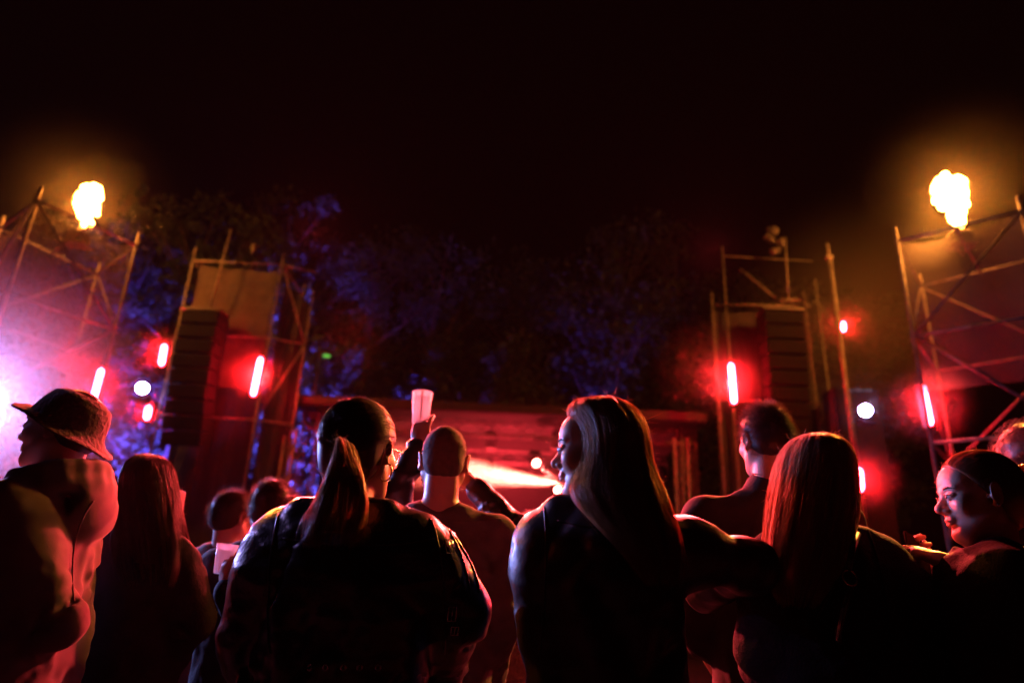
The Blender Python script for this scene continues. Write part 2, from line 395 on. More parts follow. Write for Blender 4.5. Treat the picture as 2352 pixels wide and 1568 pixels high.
def round_lamp(x, y, Y, rpx, label, m, aim=None, bodyr=1.5, hung=False):
    sg = -1 if hung else 1
    p = P(x, y, Y); r = rpx / FPX * Y; t = thing('stage_lamp', label, 'stage light', p - Vector((0, 0, r * 2.6)), 'round moving stage lamps')
    aim = (Vector(aim) if aim is not None else (CAM - p)).normalized()
    mb = MB(); mb.tube([p - aim * r * 2.6, p - aim * r * 2.2, p - aim * r * .3, p - aim * r * .02], [r * .5, r * 1.1, r * bodyr, r * bodyr], 20); mb.build('head', M['box'], t, True)
    mb = MB(); mb.tube([p - aim * .001, p + aim * r * .12], [r, r * .85], 24); mb.build('lens', m, t, True)
    side = aim.cross(Vector((0, 0, 1))).normalized()
    c0 = p - aim * r * 1.2
    mb = MB(); mb.tube([c0 + side * r * 1.7, c0 + side * r * 1.8 - Vector((0, 0, sg * r * 1.9)), c0 - side * r * 1.8 - Vector((0, 0, sg * r * 1.9)), c0 - side * r * 1.7], r * .2, 6); mb.build('yoke', M['box'], t, True)
    mb = MB(); mb.box(c0 - Vector((0, 0, sg * r * 2.3)), (r * 2.6, r * 2, r * .7), None, r * .1); mb.build('base', M['box'], t)
    return t
round_lamp(327, 891, 16, 12.5, 'white round lamp glowing between two small red lights at the left', M['white_lamp'])
round_lamp(1988, 942, 14.5, 13.5, 'white round lamp with violet halo right of the right speaker tower', M['white_lamp'])
puff('', P(1988, 942, 14.3), 1.3, .03)  # added haze for a bloom-like lamp halo
puff('', P(327, 891, 15.9), .8, .01)

# ------------------------------------------------------------------ left speaker tower
def box_tower(label, x0, x1, ytop, Y, depth, zlow, name='speaker_tower', ybot=None, rightdrop=0):
    a = P(x0, ytop, Y); b_ = P(x1, ytop, Y); z = (a.z + b_.z) / 2
    return a, b_, z
t = thing('speaker_tower', 'tall scaffold tower with a pale sheet and hung black speakers, left of the stage', 'speaker tower', (P(560, 900, 16).x, 16.6, 0))
a = P(446, 588, 16.2); b_ = P(648, 610, 16.2); c3 = P(720, 668, 16.6)
YT = 16.2
xl, xr = a.x, b_.x; zt = (a.z + b_.z) / 2
for (x, y, hh) in ((xl, YT, zt + .35), (xr, YT, zt + .25), (xl, YT + 2, zt + .2), (xr, YT + 2, zt + .3), (c3.x, 16.6, c3.z)):
    pole(t, (x, y, 0), (x, y, hh), .035)
mp_ = P(512, 570, 15.9); pole(t, (mp_.x - .02, 15.9, zt - 1.7), (mp_.x + .12, 15.9, zt + .75), .03, 'mast')
for z in (zt - .05, zt - 2.1, zt - 4.2, 1.0):
    for (p, q) in (((xl, YT), (xr, YT)), ((xr, YT), (xr, YT + 2)), ((xl, YT + 2), (xr, YT + 2)), ((xl, YT), (xl, YT + 2)), ((xr, YT), (c3.x, 16.6))):
        pole(t, (*p, z), (*q, z), .027, 'rail')
for (z0, z1) in ((zt - .05, zt - 2.1), (zt - 4.2, zt - 2.1)):
    pole(t, (xr, YT, z0), (c3.x, 16.6, z1), .024, 'brace'); pole(t, (xl, YT + 2, z0), (xr, YT + 2, z1), .024, 'brace')
sheet(t, (xl + .1, YT + .15, zt), (xr - .1, YT + .15, zt - .15), (xr - .1, YT + .15, zt - 3.4), (xl + .1, YT + .15, zt - 3.4), 'tower_sheet', M['cloth_panel'], .12)
sheet(t, (xr + .05, YT + .3, zt - .3), (c3.x - .05, 16.8, zt - .9), (c3.x - .05, 16.8, .3), (xr + .05, YT + .3, .3), 'side_sheet', M['curtain'], .05)
sheet(t, (xl + .15, YT + .5, zt - 3.3), (xr - .1, YT + .5, zt - 3.3), (xr - .1, YT + .5, .2), (xl + .15, YT + .5, .2), 'lower_sheet', M['curtain'], .0)

def speaker_array(x, y0px, Y, w, h, d, n, label, curve=.03):
    top = P(x, y0px, Y); t = thing('line_array', label, 'speaker', (top.x, top.y, top.z - n * h - .05), 'black hung speaker columns')
    mb = MB(); mb.box((top.x, top.y + d * .4, top.z + .04), (w * 1.05, d * .9, .06), None, .01); mb.build('flying_frame', M['darksteel'], t)
    z = top.z; y = top.y; an = 0
    for k in range(n):
        an = curve * k; R = Matrix.Rotation(an, 3, 'X'); c0 = Vector((top.x, y + d / 2, z - h / 2))
        mb = MB(); mb.box(c0, (w, d, h * .94), R, .02); cab = mb.build('speaker_cabinet', M['box'], t)
        mb = MB(); mb.box(c0 + R @ Vector((0, -d / 2 - .012, 0)), (w * .9, .02, h * .78), R, .005); mb.build('grille', M['grille'], cab)
        z -= h * math.cos(an); y += h * math.sin(an)
speaker_array(462, 712, 15.5, .95, .36, .6, 9, 'column of hung black speakers on the left tower under the pale sheet')

# ------------------------------------------------------------------ right speaker tower
t = thing('speaker_tower', 'dark scaffold tower with black speakers and bare poles, right of the stage', 'speaker tower', (P(1750, 900, 16).x, 16.4, 0))
a = P(1640, 700, 16.2); b_ = P(1862, 700, 16.2); xl, xr = a.x, b_.x; zt = a.z
sheet(t, (xl, 16.5, zt), (xr, 16.5, zt), (xr, 16.5, .2), (xl, 16.5, .2), 'front_sheet', M['curtain'], .04)
sheet(t, (xr, 16.5, zt), (xr, 18.3, zt), (xr, 18.3, .2), (xr, 16.5, .2), 'side_sheet', M['curtain'], .04)
for (px, pt, Y) in ((1658, 567, 16.4), (1872, 640, 16.6)):
    q = P(px, pt, Y); pole(t, (q.x, Y, 0), (q.x, Y, q.z), .03)
q = P(1803, 545, 16.2); q2 = P(1811, 690, 16.2); pole(t, q2, q, .034, 'mast')
q3 = P(1634, 672, 16.2); pole(t, (q3.x, 16.2, 0), q3, .03)
q3 = P(1845, 668, 16.2); pole(t, (q3.x, 16.2, 0), q3, .034)
pole(t, P(1700, 618, 16.6), P(1800, 700, 16.6), .03, 'brace')
pole(t, P(1785, 690, 16.15), P(1848, 688, 16.15), .04, 'rail'); pole(t, P(1640, 700, 16.3), P(1862, 702, 16.3), .03, 'rail')
pole(t, P(1660, 588, 16.45), P(1865, 600, 17.2), .022, 'rail')
pole(t, P(1985, 815, 17), P(1870, 690, 16.5), .02, 'brace')
for z in (zt - 2.5, zt - 5): pole(t, (xl, 16.3, z), (xr, 16.3, z), .027, 'rail')
speaker_array(1800, 712, 15.6, 1.0, .38, .6, 10, 'column of hung black speakers on the right tower beside the red bar')
# cluster of spot lamps on the mast
def par(x, y, Y, ax, s, label):
    p = P(x, y, Y); t2 = thing('spotlight', label, 'spotlight', p, 'small unlit spotlights on the right mast'); ax = Vector(ax).normalized()
    mb = MB(); mb.tube([p - ax * s * .9, p - ax * s * .6, p + ax * s * .6, p + ax * s * .62, p + ax * s * .45], [s * .3, s * .42, s * .5, s * .44, s * .4], 14); mb.build('can', M['darksteel'], t2, True)
    mb = MB(); mb.tube([p + ax * s * .62, p + ax * s * .68], s * .52, 14); mb.build('rim', M['steel'], t2, True)
    mb = MB(); mb.tube([p, p + Vector((s * .2, 0, s * .7)), P(x + 12, y - 6, Y)], .018, 6); mb.build('bracket', M['steel'], t2, True)
for k, (x, y, ax) in enumerate([(1768, 548, (-1, -.3, .5)), (1782, 577, (-.8, -.5, -.4)), (1796, 560, (-.6, -.6, .3)), (1775, 530, (1, -.4, -.6))]):
    par(x, y, 16.2, ax, .2, ['upper left spotlight in the cluster on the right mast', 'lowest spotlight in the cluster on the right mast', 'spotlight nearest the right mast in the cluster', 'topmost spotlight in the cluster on the right mast'][k])
par(583, 572, 16.2, (.2, -.6, .6), .16, 'lone small spotlight on top of the left sheeted tower')

# lone pole left of the right flame tower
q = P(1896, 560, 15.2); q1 = P(1902, 590, 15.2); t = thing('scaffold_pole', 'tall lone orange lit pole left of the right flame tower', 'pole', (q1.x + .02, 15.2, 0))
pole(t, (q1.x + .03, 15.2, 0), (q1.x + .03, 15.2, q1.z), .062); pole(t, (q.x + .05, 15.2, q1.z - .2), (q.x + .05, 15.2, q.z + .02), .04, 'pole_stub')
mb = MB(); mb.box((q1.x + .02, 15.2, q1.z - .02), (.2, .16, .1), None, .02); mb.build('clamp', M['steel'], t)

# ------------------------------------------------------------------ stage
YS = 17.0
t = thing('stage', 'low red lit concert stage with flat roof in the centre', 'stage', (P(1180, 1000, YS).x, YS, 0))
xl = P(700, 970, YS).x; xr = P(1592, 985, YS).x; zr = P(1180, 958, YS).z
mb = MB(); mb.box(((xl + xr) / 2, YS + 3, .6), (xr - xl + 1, 6, 1.2), None, .03); mb.build('deck', M['deck'], t)
mb = MB(); mb.box(((xl + xr) / 2, YS + 3, zr + .14), (xr - xl + .6, 6.6, .28), None, .05); mb.build('roof', M['roof'], t)
def truss(parent, a, b, s=.3, r=.024, name='truss'):
    a = Vector(a); b = Vector(b); d = (b - a).normalized(); n = max(2, int((b - a).length / .5))
    u = d.cross(Vector((0, 1, 0.001))).normalized() * s / 2; w = d.cross(u).normalized() * s / 2
    mb = MB()
    cs = [u + w, u - w, -u - w, -u + w]
    for q in cs: mb.tube([a + q, b + q], r, 6)
    for k in range(n):
        p0 = a.lerp(b, k / n); p1 = a.lerp(b, (k + 1) / n)
        for i in range(4):
            q0, q1 = (cs[i], cs[(i + 1) % 4]) if k % 2 else (cs[(i + 1) % 4], cs[i])
            mb.tube([p0 + q0, p1 + q1], r * .55, 5, False)
    return mb.build(name, M['steel'], parent, True)
for k, (yy, zz) in enumerate(((YS + .3, zr - .28), (YS + 2.6, zr - .55), (YS + 4.6, zr - .6), (YS + 5.4, zr - .75))):
    truss(t, (xl, yy, zz), (xr, yy, zz), .34)
for x in (xl + .1, xr - .1):
    truss(t, (x, YS + .3, 0), (x, YS + .3, zr), .36, .03, 'tower_truss')
    truss(t, (x, YS + 5.6, 0), (x, YS + 5.6, zr), .36, .03, 'tower_truss')
for px in (1548, 1577):
    q = P(px, 1006, YS - .5); pole(t, (q.x, YS - .5, 0), (q.x, YS - .5, q.z), .045, 'post')
q = P(682, 985, YS - .4); q2 = P(655, 1000, YS - .4)
pole(t, (q.x - .1, YS - .4, 0), q, .05, 'post'); pole(t, (q2.x, YS - .4, 0), q2, .04, 'post')
sheet(t, (xl + .3, YS + 5.8, zr), (xr - .3, YS + 5.8, zr), (xr - .3, YS + 5.8, 1.2), (xl + .3, YS + 5.8, 1.2), 'back_curtain', M['roof'], .0, 50, 10)
wc = P(790, 1000, YS + .6).x
sheet(t, (xl + .3, YS + .8, zr - .1), (P(868, 1000, YS).x, YS + .8, zr - .1), (P(868, 1000, YS).x, YS + .8, 1.2), (xl + .3, YS + .8, 1.2), 'beam_stop_sheet', M['curtain'], .0, 24, 8)  # unseen sheet added to stop the wide beam
xw = P(820, 1060, YS + 1).x
sheet(t, (xw, YS + .5, zr - .1), (xw, YS + 5.6, zr - .1), (xw, YS + 5.6, 1.2), (xw, YS + .5, 1.2), 'beam_stop_sheet', M['curtain'], .0, 24, 8)  # second unseen sheet, set across the beam to end it
# red washes hung in the roof
for k, x in enumerate((1000, 1130, 1260, 1400, 1520)):
    p = P(x, 1003, YS + 2.2); p.z = zr - .9
    t2 = thing('wash_light', 'red wash lamp number %s from the left under the stage roof' % ('one', 'two', 'three', 'four', 'five')[k], 'stage light', p, 'wash lamps under the stage roof')
    mb = MB(); mb.tube([p + Vector((0, .1, .16)), p + Vector((0, .02, .1)), p - Vector((0, .06, .1)), p - Vector((0, .065, .12))], [.06, .12, .14, .12], 14); mb.build('head', M['box'], t2, True)
    mb = MB(); mb.tube([p + Vector((-.16, 0, 0)), p + Vector((-.16, 0, .28)), p + Vector((.16, 0, .28)), p + Vector((.16, 0, 0))], .015, 6); mb.build('yoke', M['steel'], t2, True)
    lamp('wash_light_source', 'SPOT', p - Vector((0, .08, .16)), 3500, (1, .012, .02), .1, p + Vector((0, 1.2, -3)), 110, .6)
lamp('stage_fill_source', 'SPOT', (0, YS + 1.5, 2.2), 3500, (1, .03, .05), .3, (0, YS + 4, zr + 1), 150, .6)  # added fill from below to redden the stage haze and roof
# two dim pale lamps, built as unlit hung cases under the roof
for k, x in enumerate((1128, 1278)):
    p = P(x, 1012, YS + 1.0); t2 = thing('hung_lamp_case', ('pale lamp case hanging under the stage roof, left of two', 'pale lamp case hanging under the stage roof next to the profiled face')[k], 'lamp case', p)
    mb = MB(); mb.box(p, (.3, .25, .5), None, .04); mb.build('case', M['steel'], t2)
    mb = MB(); mb.tube([p + Vector((0, 0, .24)), p + Vector((0, 0, .7))], .02, 6); mb.build('hanger', M['darksteel'], t2)
# moving heads with visible beams
YB = 18.0
s1 = P(1312, 1113, YB); round_lamp(1312, 1113, YB, 11, 'moving lamp behind the long hair that throws the wide bright beam', M['beamlens'], aim=P(900, 1078, YB + .5) - s1, hung=True)
lamp('beam_source', 'SPOT', s1 + (P(900, 1078, YB + .5) - s1).normalized() * .2, 430000, (1, .12, .08), .05, P(900, 1066, YB + .5), 21, 1.0)
s2 = P(1232, 1063, YB - .6); round_lamp(1232, 1063, YB - .6, 9, 'small moving lamp with short beam above the wide bright beam', M['beamlens'], aim=P(1300, 1120, YB - 2) - s2, hung=True)
lamp('beam_source', 'SPOT', s2 + Vector((0.02, -.22, -.05)), 60000, (1, .10, .08), .03, P(1330, 1160, YB), 15, .3)
s3 = P(1281, 1124, YB - .9); round_lamp(1281, 1124, YB - .9, 8, 'lowest small moving lamp right under the wide bright beam', M['beamlens'], aim=P(1330, 1180, YB - 2) - s3, hung=True)
lamp('beam_source', 'SPOT', s3 + Vector((0.02, -.2, -.05)), 50000, (1, .10, .08), .03, P(1330, 1180, YB), 18, .3)

# small lamp in the tree and a bit of street furniture around it
t = thing('street_lamp', 'thin pole with a small green lamp in front of the blue lit tree', 'lamp', (P(738, 830, 20).x, 20, 0))
pole(t, (P(738, 830, 20).x, 20, 0), P(735, 806, 20), .045); pole(t, P(735, 806, 20), P(748, 815, 20), .03, 'arm', M['darksteel'])
mb = MB(); mb.box(P(750, 817, 20), (.2, .12, .07), None, .02); mb.build('lamp_glass', M['green'], t)
# status lights
t = thing('amplifier_rack', 'dark rack with three faint dash lights above the right white lamp', 'equipment rack', (P(1972, 900, 15.5).x, 15.6, 0))
p = P(1972, 905, 15.4); mb = MB(); mb.box((p.x, 15.8, p.z / 2 + .12), (1.1, .6, p.z + .1), None, .03); mb.build('case', M['box'], t)
for x in (1950, 1973, 1994):
    mb = MB(); mb.box(P(x, 896, 15.47), (.17, .01, .025)); mb.build('status_light', M['dash'], t)

puff('', P(1090, 1075, YB), 1.0, .05, (4.2, .9, 1.1))
puff('', P(1130, 1040, YS + .6), 1.0, .12, (5.2, 1.6, 1.9))
puff('', P(-85, 925, 8), 2.4, .17)  # added haze that gives the left lamp its glow
puff('', P(1625, 850, 15.2), 1.5, .10)
puff('', P(800, 770, 17.5), 1.5, .10)
puff('', P(1960, 740, 18), 4.2, .12)

# ================================================================== people
class SDF:
    """signed distances on a grid; prims are blended in, then surface nets gives one continuous mesh"""
    def __init__(s, lo, hi, step, fine=(), fstep=.004):
        s.ax = []
        for k in range(3):
            pts = [lo[k]]
            while pts[-1] < hi[k]:
                x = pts[-1]; st = step
                for (c0, r) in fine:
                    if abs(x - c0[k]) < r: st = fstep
                    elif abs(x - c0[k]) < r + .05: st = min(st, (fstep + step) / 2)
                for (c0, r) in fine:      # do not jump over a fine zone
                    if x < c0[k] - r < x + st: st = min(st, max(fstep, c0[k] - r - x + 1e-4))
                pts.append(x + st)
            s.ax.append(np.array(pts, dtype=np.float32))
        s.d = np.full([len(a) for a in s.ax], .2, dtype=np.float32)
    def sl(s, lo, hi):
        r = []
        for k in range(3):
            i0 = max(0, int(np.searchsorted(s.ax[k], lo[k])) - 1); i1 = min(len(s.ax[k]), int(np.searchsorted(s.ax[k], hi[k])) + 1)
            r.append(slice(i0, max(i1, i0)))
        X = s.ax[0][r[0]][:, None, None]; Y = s.ax[1][r[1]][None, :, None]; Z = s.ax[2][r[2]][None, None, :]
        return tuple(r), X, Y, Z
    def comb(s, r, d, k, sub=False):
        a = s.d[r]
        if sub:
            b = -d; h = np.maximum(k - np.abs(a - b), 0) / max(k, 1e-6); s.d[r] = np.maximum(a, b) + h * h * k / 4
        else:
            h = np.maximum(k - np.abs(a - d), 0) / max(k, 1e-6); s.d[r] = np.minimum(a, d) - h * h * k / 4
    def ell(s, c, r, k=.01, R=None, sub=False):
        m = max(r) + k + .02
        rr, X, Y, Z = s.sl([c[i] - m for i in range(3)], [c[i] + m for i in range(3)])
        if s.d[rr].size == 0: return
        X = X - c[0]; Y = Y - c[1]; Z = Z - c[2]
        if R is not None:   # R: local->grid ; need grid->local = R^T
            X, Y, Z = (R[0][0] * X + R[1][0] * Y + R[2][0] * Z, R[0][1] * X + R[1][1] * Y + R[2][1] * Z, R[0][2] * X + R[1][2] * Y + R[2][2] * Z)
        k0 = np.sqrt((X / r[0]) ** 2 + (Y / r[1]) ** 2 + (Z / r[2]) ** 2); k1 = np.sqrt((X / r[0] ** 2) ** 2 + (Y / r[1] ** 2) ** 2 + (Z / r[2] ** 2) ** 2) + 1e-6
        s.comb(rr, (k0 * (k0 - 1) / k1).astype(np.float32), k, sub)
    def cone(s, a, b, ra, rb, k=.01, sub=False, sq=None):
        m = max(ra, rb) + k + .02
        rr, X, Y, Z = s.sl([min(a[i], b[i]) - m for i in range(3)], [max(a[i], b[i]) + m for i in range(3)])
        if s.d[rr].size == 0: return
        ba = [b[i] - a[i] for i in range(3)]; L = sum(q * q for q in ba) + 1e-9
        X = X - a[0]; Y = Y - a[1]; Z = Z - a[2]
        h = np.clip((X * ba[0] + Y * ba[1] + Z * ba[2]) / L, 0, 1)
        d = np.sqrt((X - ba[0] * h) ** 2 + (Y - ba[1] * h) ** 2 + (Z - ba[2] * h) ** 2) - (ra + (rb - ra) * h)
        s.comb(rr, d.astype(np.float32), k, sub)
    def stack(s, zs, rx, ry, cx=None, cy=None, k=.02, p=2.3):
        cx = cx or [0] * len(zs); cy = cy or [0] * len(zs); M_ = max(max(rx), max(ry)) + .1
        rr, X, Y, Z = s.sl([min(cx) - M_, min(cy) - M_, min(zs) - .06], [max(cx) + M_, max(cy) + M_, max(zs) + .06])
        z = Z.ravel(); o = np.argsort(zs); zz = np.array(zs)[o]
        f = lambda q: np.interp(z, zz, np.array(q)[o])[None, None, :]
        RX, RY, CX, CY = f(rx), f(ry), f(cx), f(cy)
        q = (np.abs((X - CX) / RX) ** p + np.abs((Y - CY) / RY) ** p) ** (1 / p)
        d = (q - 1) * np.minimum(RX, RY)
        dz = np.maximum(zz[0] - Z, Z - zz[-1]); d = np.maximum(d, dz)
        s.comb(rr, d.astype(np.float32), k)
    def wrinkle(s, amp, freq, seed, n=4, zst=1.0, centre=None):
        rg = np.random.default_rng(seed); X, Y, Z = s.ax[0][:, None, None], s.ax[1][None, :, None], s.ax[2][None, None, :]
        t = 0
        for i in range(n):
            k = rg.normal(size=3) * freq * np.array([1, 1, zst]); k2 = rg.normal(size=3) * freq * .6; ph = rg.uniform(0, 6.28, 2)
            t = t + (1 - np.abs(np.sin(k[0] * X + k[1] * Y + k[2] * Z + 1.6 * np.sin(k2[0] * X + k2[1] * Y + k2[2] * Z + ph[0]) + ph[1]))) ** 2
        s.d = s.d - (t / n - .35).astype(np.float32) * amp
    def ridge(s, pts, amp, w):
        """a raised (or, amp < 0, sunk) cloth fold along a polyline"""
        for a, b in zip(pts[:-1], pts[1:]):
            m = w * 2.6; rr, X, Y, Z = s.sl([min(a[i], b[i]) - m for i in range(3)], [max(a[i], b[i]) + m for i in range(3)])
            if s.d[rr].size == 0: continue
            ba = [b[i] - a[i] for i in range(3)]; L = sum(q * q for q in ba) + 1e-9
            X = X - a[0]; Y = Y - a[1]; Z = Z - a[2]; h = np.clip((X * ba[0] + Y * ba[1] + Z * ba[2]) / L, 0, .999)
            d2 = (X - ba[0] * h) ** 2 + (Y - ba[1] * h) ** 2 + (Z - ba[2] * h) ** 2
            s.d[rr] = s.d[rr] - (amp * np.exp(-d2 / (w * w))).astype(np.float32)
    def net(s, name, m, parent, smooth=True, iters=1):
        d = s.d; ins = d < 0
        c = ins[:-1, :-1, :-1].astype(np.int8)
        for (i, j, k) in ((1,0,0),(0,1,0),(0,0,1),(1,1,0),(1,0,1),(0,1,1),(1,1,1)):
            c = c + ins[i:ins.shape[0]-1+i, j:ins.shape[1]-1+j, k:ins.shape[2]-1+k]
        I, J, K = np.nonzero((c > 0) & (c < 8)); n = len(I)
        idx = np.full(c.shape, -1, dtype=np.int32); idx[I, J, K] = np.arange(n)
        acc = np.zeros((n, 3)); cnt = np.zeros(n)
        cr = [(a, b, e) for a in (0, 1) for b in (0, 1) for e in (0, 1)]
        for p0 in cr:
            for ax in range(3):
                if p0[ax]: continue
                p1 = list(p0); p1[ax] = 1
                v0 = d[I + p0[0], J + p0[1], K + p0[2]]; v1 = d[I + p1[0], J + p1[1], K + p1[2]]
                hit = (v0 < 0) != (v1 < 0); t = np.where(hit, v0 / np.where(hit, v0 - v1, 1), 0)
                q = [s.ax[0][I + p0[0]].astype(float), s.ax[1][J + p0[1]].astype(float), s.ax[2][K + p0[2]].astype(float)]
                b = [I, J, K][ax]; q[ax] = q[ax] + t * (s.ax[ax][b + 1] - s.ax[ax][b])
                acc += np.stack(q, 1) * hit[:, None]; cnt += hit
        V = acc / cnt[:, None]
        Q = []
        for ax in range(3):
            a, b = [(1, 2), (2, 0), (0, 1)][ax]
            sh = [slice(None)] * 3; sh2 = [slice(None)] * 3; sh[ax] = slice(0, -1); sh2[ax] = slice(1, None)
            e = ins[tuple(sh)] != ins[tuple(sh2)]
            E_ = np.array(np.nonzero(e)); ok = (E_[a] > 0) & (E_[b] > 0) & (E_[a] < c.shape[a]) & (E_[b] < c.shape[b]); E_ = E_[:, ok]
            def at(da, db):
                q = E_.copy(); q[a] -= da; q[b] -= db; return idx[q[0], q[1], q[2]]
            q4 = np.stack([at(1, 1), at(0, 1), at(0, 0), at(1, 0)], 1)
            flip = ~ins[E_[0], E_[1], E_[2]]; q4[flip] = q4[flip][:, ::-1]
            Q.append(q4)
        Q = np.concatenate(Q); Q = Q[(Q >= 0).all(1)]
        for _ in range(iters):
            s1 = np.zeros_like(V); n1 = np.zeros(len(V))
            for e in range(4):
                a0, a1 = Q[:, e], Q[:, (e + 1) % 4]
                for k in range(3):
                    s1[:, k] += np.bincount(a0, V[a1, k], len(V)) + np.bincount(a1, V[a0, k], len(V))
                n1 += np.bincount(a0, minlength=len(V)) + np.bincount(a1, minlength=len(V))
            V = V * .5 + .5 * s1 / np.maximum(n1, 1)[:, None]
        return mesh(name, V, Q, m, parent, smooth)

# ------------------------------------------------------------------ flames and their machines
def flame(px, pyb, pyt, wpx, Y, seed, label, lm):
    top = P(px, pyt, Y); bot = P(px, pyb, Y); H = (top - bot).length; wd = wpx / FPX * (Y / ray(px, pyt).y)
    r_ = random.Random(seed); R = wd / 2; g = SDF((-R * 1.6, -R * 1.5, -.1), (R * 1.6, R * 1.5, H * 1.25), .024)
    g.ell((0, 0, H * .66), (R * .74, R * .7, H * .31), .0); g.cone((R * .25, 0, .02), (0, 0, H * .55), R * .26, R * .62, .06)
    for i in range(60):
        a = r_.uniform(0, 2 * PI); v = r_.uniform(.30, 1.0); k = math.sqrt(max(.02, 1 - ((v - .64) / .40) ** 2)) if v > .5 else .45 + .5 * (v - .3) / .2
        rr = R * r_.uniform(.12, .26); g.ell((math.cos(a) * R * .86 * k, math.sin(a) * R * .75 * k, H * v), (rr, rr, rr * r_.uniform(.8, 1.2)), .02)
    for i in range(9):
        v = r_.uniform(.02, .4); a = r_.uniform(0, 6.28); rr = R * r_.uniform(.12, .22); q = .35 + v
        g.ell((R * .2 + math.cos(a) * R * q, math.sin(a) * R * q * .8, H * v), (rr, rr, rr * 1.3), .02)
    g.wrinkle(.02, 16, seed, n=5)
    o = g.net('flame', M['flame'], None); o.location = bot; tag(o, label, 'flame')
    puff('', bot.lerp(top, .6), 2.4, .03)  # added haze halo round the fire
    fm = thing('flame_machine', lm, 'flame machine', bot - Vector((0, 0, .5)))
    b = MB(); b.box(bot - Vector((0, 0, .34)), (.34, .34, .26), None, .02); b.build('case', M['darksteel'], fm)
    b = MB(); b.tube([bot - Vector((0, 0, .21)), bot - Vector((0, 0, .05))], [.06, .05], 12); b.build('nozzle', M['steel'], fm, True)
    b = MB(); b.box(bot - Vector((0, 0, .5)), (.5, .4, .05), None, .01); b.build('mounting_plate', M['steel'], fm)
flame(188, 516, 432, 56, YL, 3, 'orange ball of fire above the left scaffold tower', 'black flame jet box on top of the left scaffold tower')
flame(2198, 515, 408, 72, YR, 8, 'larger orange ball of fire above the right scaffold tower', 'black flame jet box on top of the right scaffold tower')

def strands_mesh(name, paths, rad, m, parent, sides=3):
    """paths: (n, k, 3); rad: (n,) or (n,k)"""
    Pp = np.asarray(paths, dtype=np.float64); n, k, _ = Pp.shape
    T = np.gradient(Pp, axis=1); T /= np.linalg.norm(T, axis=2, keepdims=True) + 1e-9
    ref = np.random.default_rng(1).normal(size=(n, 1, 3)); A = np.cross(T, ref); A /= np.linalg.norm(A, axis=2, keepdims=True) + 1e-9; B = np.cross(T, A)
    rad = np.asarray(rad); rad = rad[:, None] * np.linspace(1, .35, k)[None, :] if rad.ndim == 1 else rad
    V = []
    for s_ in range(sides):
        a = 2 * PI * s_ / sides; V.append(Pp + (A * math.cos(a) + B * math.sin(a)) * rad[:, :, None])
    V = np.stack(V, 2).reshape(-1, 3)      # index (i*k+j)*sides+s
    i = np.arange(n)[:, None, None]; j = np.arange(k - 1)[None, :, None]; q = np.arange(sides)[None, None, :]
    b0 = (i * k + j) * sides + q; b1 = (i * k + j) * sides + (q + 1) % sides
    F = np.stack([b0, b1, b1 + sides, b0 + sides], -1).reshape(-1, 4)
    return mesh(name, V, F, m, parent, True)

def hair_mat(name, col, col2, rough=.32, transl=.25, tcol=(.6, .4, .3)):
    m, t, b = nodes(name); b.inputs['Roughness'].default_value = rough; b.inputs['Specular IOR Level'].default_value = .6
    tc = t.nodes.new('ShaderNodeTexCoord'); mp = t.nodes.new('ShaderNodeMapping'); mp.inputs['Scale'].default_value = (60, 60, 4)
    n = t.nodes.new('ShaderNodeTexNoise'); n.inputs['Scale'].default_value = 1.0; n.inputs['Detail'].default_value = 3
    cr = t.nodes.new('ShaderNodeValToRGB'); cr.color_ramp.elements[0].position = .35; cr.color_ramp.elements[1].position = .65
    cr.color_ramp.elements[0].color = (*col, 1); cr.color_ramp.elements[1].color = (*col2, 1)
    lk(t, tc.outputs['Object'], mp.inputs[0]); lk(t, mp.outputs[0], n.inputs['Vector']); lk(t, n.outputs['Fac'], cr.inputs[0]); lk(t, cr.outputs[0], b.inputs['Base Color'])
    out = t.nodes['Material Output']; mx = t.nodes.new('ShaderNodeMixShader'); tr = t.nodes.new('ShaderNodeBsdfTranslucent'); tr.inputs[0].default_value = (*tcol, 1)
    mx.inputs[0].default_value = transl; lk(t, b.outputs[0], mx.inputs[1]); lk(t, tr.outputs[0], mx.inputs[2]); lk(t, mx.outputs[0], out.inputs[0])
    return m
M['hair_dark'] = hair_mat('dark_hair', (.03, .018, .013), (.055, .032, .022), .42, .40, (.32, .17, .12))
M['hair_brown'] = hair_mat('brown_hair', (.10, .05, .028), (.17, .09, .05), .32, .5, (.55, .34, .22))
M['hair_blond'] = hair_mat('blonde_hair', (.28, .17, .09), (.70, .52, .32), .33, .6, (1.0, .78, .60))
M['hair_light'] = hair_mat('light_brown_hair', (.15, .08, .04), (.46, .30, .17), .30, .6, (.90, .60, .38))
M['leather'] = mat('black_leather', (.012, .012, .013), .27, spec=.6, noise=7, bump=(90, .35, .004), coat=.25)
M['satin'] = mat('black_bomber_cloth', (.02, .019, .021), .38, spec=.5, noise=6, bump=(30, .3, .008))
M['wool'] = mat('dark_wool_coat', (.02, .018, .022), .9, noise=20, bump=(160, .7, .004), spec=.2)
M['hoodie'] = mat('hoodie_fleece', (.19, .17, .16), .9, noise=12, col2=(.15, .135, .125), bump=(260, .2, .002), sheen=.3)
M['shirt_grey'] = mat('grey_shirt_cloth', (.075, .07, .07), .8, noise=16, bump=(130, .4, .003), spec=.2)
M['shirt_brown'] = mat('brown_shirt_cloth', (.10, .075, .07), .85, noise=16, bump=(130, .4, .003), spec=.2)
M['tee'] = mat('black_tee_cloth', (.02, .02, .021), .8, noise=14, bump=(120, .4, .003), spec=.2)
M['knit'] = mat('knit_cloth', (.20, .12, .11), .9, noise=30, bump=(90, .9, .01), sheen=.3)
M['denim'] = mat('denim', (.05, .06, .09), .85, noise=30, bump=(200, .5, .002))
